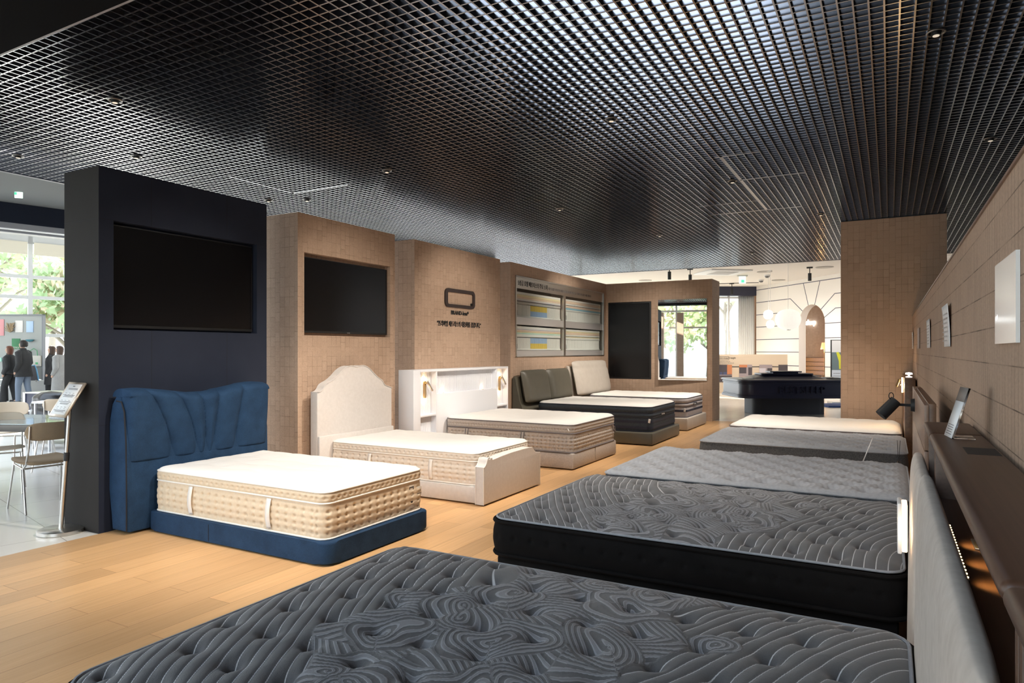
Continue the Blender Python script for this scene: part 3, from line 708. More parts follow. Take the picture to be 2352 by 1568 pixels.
def zip_mattress(label, R, z, sm, bm_, parent_bands, lab, labz):
    x0, x1, y0, y1, r = R; z0, z1, z2, z3 = z
    m_ = thing('mattress', label, 'mattress', ((x0+x1)/2, (y0+y1)/2, z0))
    side_band('lower_border', R, z0, z1, sm, m_, .010, (), nz=10, step=.03)
    side_band('middle_border', R, z1, z2, sm, m_, .014, (), nz=8, step=.03)
    side_band('upper_border', R, z2, z3, sm, m_, .016, (), nz=8, step=.03)
    for (a, b) in parent_bands: side_band('stripe_band', (x0-.011, x1+.011, y0-.011, y1+.011, r), a, b, bm_, m_, .001, (), nz=3, step=.03)
    for zz_ in (z0+.003, z1, z2, z3): piping('piping', R, zz_, .006, M['navyband'], m_, step=.05)
    top_surface('quilted_top', R, z3+.002, .035, M['quilt_white'], m_, res=.02, hfun=quilt_white(1), edge=.04)
    under(R, z0, z3-.004, sm, m_)
    box('logo_patch', (x1+.012, y0+.52, labz), (x1+.018, y0+.78, labz+.045), M['black'], m_)
    text('logo_text', lab, .04, tm((x1+.0185, y0+.545, labz+.01), (0, 1, 0)), M['paper'], m_, .0005)
    MB().box((x1-.03, y0-.022, .355), (x1+.005, y0-.012, .42), .003, R=Matrix.Rotation(.2, 3, 'Y')).build('care_tag', M['paper'], m_)
    return m_
zip_mattress('navy zipped mattress with white quilted top on the olive leather bed', (-5.30, -3.29, 10.40, 11.86, .13), (.208, .43, .50, .598), M['navyknit'], M['navyband'], ((.25, .29), (.345, .385)), 'Best sleep', .435)
zip_mattress('lilac grey zipped mattress with navy stripe on the beige leather bed', (-5.28, -3.32, 12.63, 14.0, .13), (.243, .44, .505, .60), M['lilac'], M['navyband'], ((.345, .385),), 'Best sleep', .445)

# ---------------- right row: dark striped mattresses with a swirl panel
stripe = mat('striped_damask_grey', (.13, .135, .145), .8, sheen=.25)
M['stripe'] = stripe
def setup_stripe(m):
    at = N(m, 'ShaderNodeAttribute'); at.attribute_name = 'ph'; mk = N(m, 'ShaderNodeAttribute'); mk.attribute_name = 'mask'
    fr = N(m, 'ShaderNodeMath', operation='FRACT'); L(m, at.outputs['Fac'], fr.inputs[0])
    s1 = N(m, 'ShaderNodeMath', operation='SUBTRACT'); L(m, fr.outputs[0], s1.inputs[0]); s1.inputs[1].default_value = .5
    ab = N(m, 'ShaderNodeMath', operation='ABSOLUTE'); L(m, s1.outputs[0], ab.inputs[0])
    r1 = N(m, 'ShaderNodeMapRange'); r1.inputs[1].default_value = .450; r1.inputs[2].default_value = .475; L(m, ab.outputs[0], r1.inputs[0])          # thin pale stripe
    r2 = N(m, 'ShaderNodeMapRange'); r2.inputs[1].default_value = .25; r2.inputs[2].default_value = .30; L(m, ab.outputs[0], r2.inputs[0])           # broad swirl lines
    r3 = N(m, 'ShaderNodeMapRange'); r3.inputs[1].default_value = .40; r3.inputs[2].default_value = .37; r3.inputs[3].default_value = .55; r3.inputs[4].default_value = 1
    L(m, ab.outputs[0], r3.inputs[0]); mu = N(m, 'ShaderNodeMath', operation='MULTIPLY'); L(m, r2.outputs[0], mu.inputs[0]); L(m, r3.outputs[0], mu.inputs[1])
    mm = N(m, 'ShaderNodeMath', operation='GREATER_THAN'); mm.inputs[1].default_value = .5; L(m, mk.outputs['Fac'], mm.inputs[0])
    mf = N(m, 'ShaderNodeMix', data_type='FLOAT'); L(m, mm.outputs[0], mf.inputs[0]); L(m, r1.outputs[0], mf.inputs[2]); L(m, mu.outputs[0], mf.inputs[3])
    t = N(m, 'ShaderNodeTexCoord'); n = N(m, 'ShaderNodeTexNoise'); n.inputs['Scale'].default_value = 420; n.inputs['Detail'].default_value = 2; L(m, t.outputs['Object'], n.inputs[0])
    cn = N(m, 'ShaderNodeMix', data_type='RGBA'); cn.inputs[6].default_value = (.078, .077, .081, 1); cn.inputs[7].default_value = (.135, .133, .14, 1); L(m, n.outputs[0], cn.inputs[0])
    lc = N(m, 'ShaderNodeMix', data_type='RGBA'); L(m, mm.outputs[0], lc.inputs[0]); lc.inputs[6].default_value = (.60, .60, .62, 1); lc.inputs[7].default_value = (.30, .30, .325, 1)
    cm = N(m, 'ShaderNodeMix', data_type='RGBA'); L(m, mf.outputs[0], cm.inputs[0]); L(m, cn.outputs[2], cm.inputs[6]); L(m, lc.outputs[2], cm.inputs[7])
    L(m, cm.outputs[2], BS(m).inputs['Base Color'])
    b = N(m, 'ShaderNodeBump'); b.inputs['Strength'].default_value = .5; b.inputs['Distance'].default_value = .002
    ad = N(m, 'ShaderNodeMath', operation='MULTIPLY_ADD'); L(m, mf.outputs[0], ad.inputs[0]); ad.inputs[1].default_value = .8; L(m, n.outputs[0], ad.inputs[2])
    L(m, ad.outputs[0], b.inputs['Height']); L(m, b.outputs[0], BS(m).inputs['Normal'])
setup_stripe(stripe)
def swirl_field(seed, wid):
    rg = np.random.default_rng(seed)
    cs = [(.98+rg.uniform(-.33, .33), (k+.5)/9*wid+rg.uniform(-.05, .05), rg.uniform(.028, .040), rg.choice([-1, 1]), rg.uniform(0, 6.28), rg.uniform(.8, 1.5), rg.uniform(0, PI)) for k in range(9)]
    cs += [(.72+rg.uniform(-.10, .10), rg.uniform(.1, wid-.1), .03, rg.choice([-1, 1]), 0, 1.2, rg.uniform(0, PI)) for k in range(4)]
    cs += [(1.25+rg.uniform(-.10, .10), rg.uniform(.1, wid-.1), .032, rg.choice([-1, 1]), 0, 1.3, rg.uniform(0, PI)) for k in range(4)]
    isl = [(.50, .60*wid, .08), (1.58, .70*wid, .08)]
    def f(a, b):
        bb = b/wid
        gL = -.74*b+.19*b*b; gR = .10*b+.16*b*b; w_ = ss(a, .55, 1.5)
        c_ = a-(1-w_)*gL-w_*gR+.012*np.sin(b*7+a*3)
        ph = c_/.048
        msk = ss(.43+.07*np.sin(b*6+seed)+.05*np.sin(b*14+seed*2)-np.abs(a-1.0-.10*np.sin(b*3.3+seed)), -.01, .01)
        best = np.full(a.shape, 1e9); p2 = np.zeros(a.shape)
        wa = a+.03*np.sin(b*17+seed)+.018*np.sin(a*31+b*9); wb = b+.03*np.sin(a*15)+.02*np.sin(b*27+a*13)
        for (cx, cy, sp, sg, p0, el, th_) in cs:
            dx = wa-cx; dy = wb-cy; ux = dx*math.cos(th_)+dy*math.sin(th_); uy = (-dx*math.sin(th_)+dy*math.cos(th_))*el
            r = np.sqrt(ux*ux+uy*uy); an = np.arctan2(uy, ux)
            q = r < best
            p2 = np.where(q, r/sp+sg*an/(2*PI)+p0, p2); best = np.minimum(best, r)
        fl = (a*.6+b*.8+.07*np.sin(a*9+b*5))/.030      # flow lines fill the gaps between the scrolls
        fl2 = (wa*.2-wb+.05*np.sin(a*14))/.034
        p2 = np.where(best > .17, np.where(np.sin(a*8+seed)*np.sin(b*6) > 0, fl, fl2), p2)
        for (ix, iy, ir) in isl:
            r = np.sqrt((a-ix)**2+((b-iy)*1.4)**2); q = r < ir
            p2 = np.where(q & (msk < .5), r/.024, p2); msk = np.where(q, 1., msk)
        ph = np.where(msk > .5, p2, ph)
        fr_ = np.abs((ph % 1)-.5)
        amp = np.where(msk > .5, .0045, .0065)
        rel = np.where(msk > .5, (fr_ > .25)*1.0*.5, -np.exp(-((.5-fr_)/.12)))
        return amp*rel, {'ph': ph, 'mask': msk}
    return f
def striped(label, R, z0, z1, seed, res):
    x0, x1, y0, y1, r = R
    m_ = thing('mattress', label, 'mattress', ((x0+x1)/2, (y0+y1)/2, z0))
    side_band('black_border', R, z0, z1, M['black_velour'], m_, .016, ((z0+z1)/2+.01,), .105, .010, nz=16, dr=.014)
    piping('piping', R, z1, .011, M['black_velour'], m_, off=.006); piping('piping', R, z1+.018, .006, M['quilt_grey'], m_, off=-.008)
    piping('piping', R, z0, .011, M['black_velour'], m_, off=.006)
    rg = np.random.default_rng(seed); T = []
    nx_, ny__ = 10, 8; wid = y1-y0
    for j in range(ny__):
        for i in range(nx_):
            T.append((x0+.11+(i+(.5 if j % 2 else 0))*(x1-x0-.2)/nx_+rg.uniform(-.012, .012), y0+.09+j*(wid-.18)/(ny__-1)+rg.uniform(-.012, .012)))
    top_surface('quilted_top', (x0+.008, x1-.008, y0+.008, y1-.008, r), z1+.012, .042, M['stripe'], m_, tufts=T, res=res, tr=.034, td=.070, hfun=swirl_field(seed, wid), edge=.045)
    under(R, z0, z1-.06, M['black_velour'], m_)
    return m_
striped('charcoal striped mattress with swirl panel in the foreground', (-2.055, .064, 1.04, 2.585, .10), .36, .545, 3, .0055)
striped('charcoal striped black-sided mattress, second from the viewer', (-1.985, .066, 3.30, 4.80, .10), .355, .535, 11, .0065)
def foundation(label, R, z1, mt):
    x0, x1, y0, y1, r = R
    b_ = thing('bed', label, 'bed', ((x0+x1)/2, (y0+y1)/2, 0))
    MB().box((x0+.03, y0+.03, .08), (x1-.03, y1-.03, z1), .02).build('base', mt, b_)
    for (a, b) in ((x0+.12, y0+.12), (x1-.12, y0+.12), (x0+.12, y1-.12), (x1-.12, y1-.12)): MB().cyl((a, b, 0), (a, b, .08), .025, n=12).build('leg', M['black'], b_)
foundation('black bed base under the foreground striped mattress', (-2.055, .064, 1.04, 2.585, .1), .348, M['black_velour'])
foundation('black bed base under the second striped mattress', (-1.985, .066, 3.30, 4.80, .1), .343, M['black_velour'])
def grey_mattress(label, R, z0, z1, sx_, sy_, flabel):
    x0, x1, y0, y1, r = R
    m_ = thing('mattress', label, 'mattress', ((x0+x1)/2, (y0+y1)/2, z0))
    side_band('knit_border', R, z0, z1, M['side_darkgrey'], m_, .012, (), nz=10, step=.03)
    piping('piping', R, z1, .007, M['quilt_grey'], m_); piping('piping', R, z0, .007, M['quilt_grey'], m_)
    def rib(a, b): return .0022*np.sin(2*PI*a/.036+1.5*np.sin(b*40)), {}
    top_surface('quilted_top', R, z1+.004, .035, M['quilt_grey'], m_, tufts=lattice(R, sx_, sy_), res=.009, tr=.055, td=.034, soft=.03, hfun=rib, edge=.04)
    under(R, z0, z1-.07, M['side_darkgrey'], m_)
    foundation(flabel, R, z0-.012, M['side_darkgrey'])
grey_mattress('light grey tufted mattress, third from the viewer in the right row', (-1.93, .12, 4.90, 6.42, .09), .31, .555, .21, .145, 'dark grey bed base under the third mattress of the right row')
grey_mattress('light grey tufted mattress before the white one in the right row', (-1.81, .15, 7.42, 8.82, .09), .27, .515, .21, .145, 'dark grey bed base under the tufted mattress before the white one')
Rw = (-1.86, .125, 9.24, 10.66, .10)
mw = thing('mattress', 'white quilted mattress at the far end of the right row by the pillar', 'mattress', (-.87, 9.95, .30))
side_band('border', Rw, .30, .50, M['side_grey'], mw, .012, (.40,), .06, .004, nz=8, step=.03); piping('piping', Rw, .50, .009, M['pipe_grey'], mw)
top_surface('quilted_top', Rw, .503, .045, M['quilt_white'], mw, res=.014, hfun=quilt_white(1.2), edge=.04); under(Rw, .30, .495, M['side_grey'], mw)
foundation('greige bed base under the far white mattress', Rw, .29, M['side_grey'])
# ================================================================== SCREENS, SIGNS, DISPLAY
def fit(name, s, M4, wd, ht, mt, parent=None, depth=.002, bold=0.):
    """text scaled to a given width and height; M4 = lower-left corner frame"""
    o = text(name, s, 1, Matrix.Identity(4), mt, None, 0, 'LEFT', bold)
    co = np.array([v.co[:] for v in o.data.vertices]); lo = co.min(0); hi = co.max(0)
    bpy.data.objects.remove(o)
    sx_ = wd/(hi[0]-lo[0]); sy_ = ht/(hi[1]-lo[1])
    m_ = M4 @ Matrix.Diagonal((sx_, sy_, 1, 1)) @ Matrix.Translation((-lo[0], -lo[1], 0))
    return text(name, s, 1, m_, mt, parent, depth, 'LEFT', bold)
tv = thing('television', 'large black wall screen recessed in the navy wall above the blue bed', 'television', (-5.70, 4.05, 1.70))
box('bezel', (-5.738, 3.332, 1.69), (-5.700, 4.772, 2.560), M['black'], tv, .003); box('screen', (-5.700, 3.342, 1.715), (-5.698, 4.762, 2.550), M['blackgloss'], tv)
tv = thing('television', 'black wall screen recessed in the tiled wall above the cream bed', 'television', (-5.70, 6.16, 1.70))
box('bezel', (-5.738, 5.445, 1.700), (-5.690, 6.89, 2.545), M['black'], tv, .003); box('screen', (-5.690, 5.452, 1.722), (-5.688, 6.883, 2.538), M['blackgloss'], tv); box('logo_mark', (-5.690, 6.15, 1.706), (-5.6885, 6.20, 1.712), M['steel'], tv)
tv = thing('television', 'tall portrait black screen on the far tiled wall left of the mirror', 'television', (-5.1, 14.6, .87))
box('bezel', (-5.595, 14.562, .867), (-4.597, 14.612, 2.581), M['black'], tv, .004); box('screen', (-5.565, 14.559, .90), (-4.627, 14.562, 2.55), M['blackgloss'], tv)
TM_ = Matrix.Translation((-3.377, 14.55, 0)) @ Matrix.Rotation(math.radians(5), 4, 'Z')
mi = thing('wall_mirror', 'tall rectangular mirror on the far tiled wall reflecting the front windows', 'mirror', (-3.89, 14.55, .86))
MB(TM_).box((-1.03, -.004, .862), (0, 0, 2.60)).build('mirror_glass', M['mirror'], mi); MB(TM_).box((-1.026, 0, .866), (-.004, .012, 2.596)).build('backing', M['steel'], mi)
# wall logo and lettering above the white headboard
def rr2(y0, y1, z0, z1, r, k=6):
    P = []
    for cx, cy, a0 in ((y1-r, z0+r, -PI/2), (y1-r, z1-r, 0), (y0+r, z1-r, PI/2), (y0+r, z0+r, PI)):
        P += [(cx+r*math.cos(a0+PI/2*i/k), cy+r*math.sin(a0+PI/2*i/k)) for i in range(k+1)]
    return P
def ring(g, A, B, ax, lo, hi):
    n = len(A)
    for i in range(n):
        j = (i+1) % n; g.prism([A[i], A[j], B[j], B[i]], ax, lo, hi)
lg = thing('wall_sign', 'dark rounded rectangle emblem with lettering on the tiled wall over the white headboard', 'sign', (XW, 8.53, 1.86))
g = MB(); ring(g, rr2(8.128, 8.939, 2.138, 2.412, .075), rr2(8.198, 8.880, 2.183, 2.362, .022), 0, XW, XW+.02); bmesh.ops.remove_doubles(g.bm, verts=g.bm.verts, dist=1e-5); g.build('emblem', mat('dark_brown_metal', (.035, .022, .02), .5), lg)
g = MB(); cc = [(8.845+.018*math.cos(a), 2.205+.020*math.sin(a)) for a in np.linspace(0, 2*PI, 13)[:-1]]; ci = [(8.845+.010*math.cos(a), 2.205+.012*math.sin(a)) for a in np.linspace(0, 2*PI, 13)[:-1]]
ring(g, cc, ci, 0, XW, XW+.015); g.build('emblem_dot', M['ink'], lg)
fit('lettering', 'BRAND-less*', tm((XW+.001, 8.296, 2.030), (0, 1, 0)), .475, .065, M['ink'], lg, .008, .02)
fit('lettering', '"프리미엄 매트리스의 대중화를 꿈꿉니다."', tm((XW+.001, 7.945, 1.850), (0, 1, 0)), 1.18, .085, M['ink'], lg, .008, .012)
# showcase of cut-open mattresses
sc = thing('showcase', 'steel framed glass showcase of cut-open mattresses in the tiled wall', 'showcase', (-5.8, 12.3, 1.384))
g = MB(); x1 = XW+.006
for (a, b, c, d) in ((10.262, 10.290, 1.384, 2.80), (14.372, 14.400, 1.384, 2.80), (10.262, 14.400, 2.775, 2.80), (10.262, 14.400, 1.384, 1.398)): g.box((XW-.29, a, c), (x1+.012, b, d))
g.box((XW-.28, 12.255, 1.40), (x1, 12.345, 2.775)); g.build('frame', M['steel'], sc)
plate_m = mat('satin_plate', (.72, .70, .68), .4, .7)
g = MB(); g.box((XW-.02, 10.29, 2.585), (x1-.002, 14.372, 2.775)); g.build('header_plate', M['steel'], sc)
for (a, b) in ((10.29, 12.255), (12.345, 14.372)):
    for (c, d) in ((1.955, 2.085), (1.398, 1.500)): box('shelf_plate', (XW-.27, a, c), (x1-.003, b, d), plate_m, sc)
box('back_lining', (XW-.295, 10.29, 1.40), (XW-.285, 14.37, 2.775), M['black'], sc)
fit('lettering', '5성급 호텔 매트리스의 주요 소재', tm((x1, 10.36, 2.635), (0, 1, 0)), 1.16, .095, M['ink'], sc, .001, .012)
fit('lettering', '베스트슬립은 과거로부터 이어진 장인정신과 미래의 혁신 기술로 현재의 가장 훌륭한 소재를 위합니다.', tm((x1, 11.57, 2.645), (0, 1, 0)), 2.1, .05, M['ink2'], sc, .001, .006)
LY = {'w': mat('layer_white', (.76, .74, .72), .7), 'p': mat('layer_peach', (.78, .58, .46), .7), 'y': mat('layer_butter', (.80, .68, .44), .7), 'l': mat('layer_lilac', (.58, .55, .64), .7), 'g': mat('layer_grey', (.48, .46, .45), .7),
      'b': mat('layer_sky', (.28, .50, .66), .7), 't': mat('layer_mint', (.52, .72, .66), .7), 'k': M['ink'], 'Y': mat('pocket_yellow', (.75, .56, .12), .7), 'B': mat('pocket_blue', (.36, .50, .72), .7)}
def sample(label, y0, y1, z0, z1, layers, pockets, group):
    t_ = thing('mattress_sample', label, 'mattress', (-5.8, (y0+y1)/2, z0), group)
    h = z1-z0; z = z1
    for (k, fr) in layers:
        zz_ = z-h*fr; ins = .012 if k == 'k' else 0
        MB().box((XW-.25, y0+ins, zz_), (XW-.045-ins, y1-ins, z), .006 if k != 'k' else 0, 1).build('foam_layer' if k != 'k' else 'gap_strip', LY[k], t_); z = zz_
    g = MB(); n = 36; wd = (y1-y0)/n; zb = z0+h*.05
    for i in range(n):
        yc = y0+(i+.5)*wd; f = (i+.5)/n
        top_, low_ = pockets(f)
        for (a, b, key) in ((zb, (zb+z)/2, low_), ((zb+z)/2, z, top_)):
            g.cyl((XW-.075, yc, a), (XW-.075, yc, b), wd*.52, n=8, mi={'w': 0, 'Y': 1, 'B': 2}[key], caps=False)
    g.build('pocket_springs', [LY['w'], LY['Y'], LY['B']], t_)
    MB().box((XW-.25, y0+.01, zb), (XW-.08, y1-.01, z)).build('spring_core', LY['w'], t_)
    MB().box((XW-.25, y0, z0), (XW-.04, y1, z0+h*.06), .006).build('bottom_cover', LY['w'], t_)
    MB().box((XW-.042, y0+.02, z0+h*.06), (XW-.034, y0+.11, z0+h*.26), .002).box((XW-.034, y0+.03, z0+h*.07), (XW-.033, y0+.10, z0+h*.15)).build('tag', [LY['g']], t_)
    return t_
inm = lambda f: .32 < f < .70
gq = None
sample('cut-open mattress with peach layers and yellow over blue pockets, upper left of the showcase', 10.31, 12.21, 2.09, 2.535, (('w', .10), ('y', .09), ('p', .07), ('w', .05), ('l', .04), ('k', .03), ('g', .10), ('k', .02)), lambda f: (('Y', 'B') if inm(f) else ('w', 'w')), gq)
sample('cut-open mattress with mint stripe and blue over yellow pockets, lower left of the showcase', 10.31, 12.21, 1.505, 1.93, (('w', .12), ('l', .04), ('p', .07), ('y', .04), ('t', .06), ('w', .12), ('k', .03)), lambda f: (('B', 'Y') if inm(f) else ('w', 'w')), gq)
sample('plastic-wrapped cut-open mattress with sky blue stripe, upper right of the showcase', 12.39, 14.34, 2.09, 2.535, (('w', .08), ('p', .12), ('w', .07), ('k', .02), ('p', .10), ('b', .08), ('w', .05), ('g', .04)), lambda f: ('w', 'w'), gq)
sample('cut-open mattress with plain white springs, lower right of the showcase', 12.39, 14.28, 1.505, 1.93, (('w', .10), ('y', .06), ('p', .10), ('w', .08), ('k', .02), ('y', .04), ('w', .10), ('k', .01)), lambda f: ('w', 'w'), gq)
box('glass_front', (XW-.005, 10.29, 1.50), (XW-.002, 14.372, 2.585), M['glass'], sc)

# ================================================================== RIGHT SIDE FURNITURE
def shelf_unit(label, y0, y1, led=False):
    t_ = thing('bedside_shelf_unit', label, 'shelf', (.2, (y0+y1)/2, 0))
    MB().box((.118, y0+.002, 1.190), (XR-.006, y1-.002, 1.220), .014, 4).build('shelf_top', M['shelfbrown'], t_)
    for y in (y0+.002, y1-.022): MB().box((.135, y, 0), (XR-.01, y+.020, 1.190), .003).build('side_panel', M['shelfbrown'], t_)
    box('back_panel', (XR-.02, y0+.022, .2), (XR-.01, y1-.022, 1.19), M['shelfbrown'], t_)
    box('lower_deck', (.142, y0+.022, .985), (XR-.02, y1-.022, 1.005), M['shelfbrown'], t_)
    box('front_panel', (.142, y0+.022, .1), (.155, y1-.022, .985), M['shelfbrown'], t_)
    if led:
        g = MB(); g.box((.132, 1.64, 1.0), (.1415, 2.14, 1.038)); o = g.build('led_strip', M['black'], t_)
        g = MB(); y = 1.655
        while y < 2.13: g.cyl((.137, y, 1.038), (.137, y, 1.040), .0045, n=8); y += .026
        g.build('led', emis('led_warm', (1, .76, .42), 3.5), o)
        g = MB(); g.box((.185, 2.03, 1.005), (.235, 2.13, 1.010), .004); o = g.build('outlet_plate', M['steel'], t_)
        MB().cyl((.21, 2.08, 1.010), (.21, 2.08, 1.0115), .017, n=20).build('outlet_socket', M['black'], o)
        for y in (1.72, 1.88, 2.05): light_spot('led_glow', (.158, y, 1.045), (.24, y+.02, 1.0), .55, 130, (1, .62, .22), .9, .006)
        g = MB(); g.box((.185, 2.20, 1.2195), (.262, 2.35, 1.2206)); g.build('charging_pad', M['ink'], t_)
shelf_unit('long dark brown bedside shelf with lit niche behind the nearest beige headboard cushion', 1.01, 2.705, True)
shelf_unit('short dark brown shelf unit between the wood headboard and the long shelf', 2.71, 3.14)
shelf_unit('dark brown shelf unit at the very right edge nearest the viewer', .30, 1.005)
def pad(label, y0, y1, zt_, name='headboard_cushion'):
    """thick upholstered wall pad, slightly leaning back, all edges round"""
    nu, nv = 80, 60; P = np.zeros((nv, nu, 3)); zb_ = .12
    for j in range(nu):
        u = j/(nu-1); su = 2*u-1; e = (1-abs(su)**14)**.5 if abs(su) < 1 else 0
        for i in range(nv):
            a = i/nv*2*PI; ca, sa = math.cos(a), math.sin(a)
            hh = (zt_-zb_)/2*math.copysign(abs(sa)**.25, sa); tt = .031*math.copysign(abs(ca)**.6, ca)
            z = (zt_+zb_)/2+hh*(1-.03*(1-e)); cx = .097+.014*(z-.5)
            P[i, j] = (cx+tt*e, (y0+y1)/2+su*(y1-y0)/2, z)
    P = np.concatenate([P, P[:1]], 0)
    o = gridmesh(name, P, M['uphol'], None, ang=180); tag(o, label, 'headboard'); return o
pad('taupe suede headboard cushion nearest the viewer in front of the long brown shelf', .98, 2.625, 1.10)
pad('narrow taupe suede headboard cushion carrying the glowing square wall lamp', 2.63, 3.34, 1.075)
wl_ = thing('wall_lamp', 'glowing white plate wall lamp on the taupe suede headboard cushion', 'lamp', (.05, 2.92, .85))
MB().box((.026, 2.85, .757), (.040, 2.97, .942), .004).build('front_plate', M['white'], wl_)
MB().box((.040, 2.856, .763), (.058, 2.964, .936), .004).build('glowing_core', emis('lamp_core', (1, .74, .50), 2.2), wl_)
light_point('wall_lamp_glow', (.03, 3.02, .85), .5, (1, .72, .45), .03); light_point('wall_lamp_glow', (.045, 2.80, .85), .25, (1, .72, .45), .02)
# plank headboard with black spotlight
pb = thing('bed_headboard', 'taupe plank headboard with black spotlight beside the second striped mattress', 'headboard', (.155, 4.3, 0))
for (a, b) in ((.10, .62), (.625, .85), (.855, 1.06), (1.065, 1.262)): MB().box((.133, 3.45, a), (.150, 4.955, b), .002).build('plank', M['taupewood'], pb)
MB().box((.150, 3.455, .0), (.178, 4.95, 1.268), .002).build('back_board', M['walnut'], pb)
MB().box((.133, 4.96, 0), (.178, 5.15, 1.265), .002).build('end_panel', M['taupewood'], pb)
sl_ = thing('spotlight', 'black adjustable spotlight mounted on the taupe plank headboard', 'lamp', (.13, 4.72, 1.175))
MB().cyl((.133, 4.72, 1.172), (.112, 4.72, 1.172), .040, .036, n=28).build('mount_plate', M['black'], sl_)
MB().tube([(.112, 4.72, 1.170), (.075, 4.72, 1.172), (.045, 4.72, 1.172), (.028, 4.72, 1.165)], .008, 8).build('arm', M['black'], sl_)
MB().cyl((.035, 4.72, 1.195), (-.045, 4.69, 1.105), .034, .036, n=28).build('lamp_head', M['black'], sl_)
MB().tube([(.01+.018*math.cos(a)*.7, 4.70, 1.225+.020*math.sin(a)) for a in np.linspace(0, 2*PI, 14)[:-1]], .003, 6, closed=True).build('handle_ring', M['black'], sl_)
# far cabinet with glowing tube
fc = thing('bedhead_cabinet', 'dark brown bedside cabinet with glowing tube lamp at the pillar', 'cabinet', (.21, 9.9, 0))
MB().box((.157, 9.02, 0), (.262, 10.87, 1.178), .003).build('body', M['walnut'], fc)
lp = thing('tube_lamp', 'small reading lamp with glowing vertical tube beside the white mattress', 'lamp', (.14, 9.62, 1.07))
MB().cyl((.140, 9.62, .985), (.140, 9.62, 1.165), .009, n=14).build('glowing_tube', emis('tube_warm', (1, .70, .35), 25), lp)
MB().cyl((.160, 9.62, 1.075), (.120, 9.62, 1.075), .008, n=10).build('bracket', M['brass'], lp)
MB().cyl((.105, 9.60, 1.145), (.075, 9.58, 1.055), .013, n=14).build('lamp_head', M['brass'], lp)
light_point('tube_glow', (.11, 9.66, 1.08), 7, (1, .60, .25), .03)
dm = thing('desk_globe_lamp', 'small white domed lamp on top of the far dark cabinet', 'lamp', (.21, 9.4, 1.178))
MB().lathe([(.0, 0), (.035, 0), (.035, .01), (.010, .015), (.010, .03), (.04, .035), (.035, .055), (.0, .062)], (.205, 9.4, 1.178), 20).build('dome', emis('dome_white', (1, .95, .9), 1.0), dm)
# side table, diffuser, leaflet holder between the grey mattresses
st = thing('side_table', 'low dark side table between the two light grey tufted mattresses', 'table', (-.06, 6.9, 0))
MB().box((-.28, 6.60, .40), (.14, 7.22, .43), .004).build('table_top', M['walnut'], st)
for (a, b) in ((-.24, 6.64), (.10, 6.64), (-.24, 7.18), (.10, 7.18)): MB().box((a-.015, b-.015, 0), (a+.015, b+.015, .40)).build('leg', M['walnut'], st)
df = thing('reed_diffuser', 'reed diffuser with two dark sticks standing between the grey mattresses', 'diffuser', (.072, 6.85, .43))
MB().lathe([(.0, 0), (.03, 0), (.03, .06), (.012, .075), (.012, .095), (.0, .095)], (.072, 6.85, .43), 20).build('bottle', M['acrylic'], df)
for s_ in (-1, 1): MB().cyl((.072, 6.85, .45), (.072+s_*.011, 6.85, .71), .0022, n=6).build('reed', M['black'], df)
lf = thing('leaflet_stand', 'clear leaflet holder leaning between the two light grey mattresses', 'stand', (-.16, 6.85, .43))
MB().box((-.23, 6.80, .43), (-.17, 6.90, .434)).build('foot', M['acrylic'], lf)
g = MB(); g.quad([(-.235, 6.80, .43), (-.235, 6.95, .43), (-.135, 6.95, .71), (-.135, 6.80, .71)]); o = g.build('card', M['paper'], lf); md = o.modifiers.new('s', 'SOLIDIFY'); md.thickness = .006
# leaflet stand on the brown shelf
lf = thing('leaflet_stand', 'clear acrylic leaflet stand with printed card on the brown shelf', 'stand', (.2, 2.6, 1.22))
def qd(P, n, mt, par, th=.003):
    o = MB().quad(P).build(n, mt, par); md = o.modifiers.new('s', 'SOLIDIFY'); md.thickness = th; md.offset = 0; return o
ca = Vector((.162, 2.645, 1.221)); cb_ = Vector((.176, 2.545, 1.221)); up_ = Vector((.045, .0, .160))
qd([ca, cb_, cb_+up_, ca+up_], 'acrylic_back', M['acrylic'], lf)
off_ = Vector((-.004, 0, .001))
qd([ca+off_, cb_+off_, cb_+up_*.72+off_, ca+up_*.72+off_], 'printed_card', M['paper'], lf, .0008)
qd([ca+up_*.72+off_, cb_+up_*.72+off_, cb_+up_+off_, ca+up_+off_], 'card_photo', mat('card_photo', (.22, .19, .17), .6), lf, .0008)
for k in range(5):
    a_ = ca+(cb_-ca)*.15+up_*(.06+.045*k)+off_*1.3; b__ = ca+(cb_-ca)*.8+up_*(.06+.045*k)+off_*1.3
    qd([a_, b__, b__+up_*.012, a_+up_*.012], 'card_text_line', M['ink2'], lf, .0003)
MB().box((.172, 2.55, 1.2205), (.235, 2.64, 1.2245), .001).build('foot', M['acrylic'], lf)
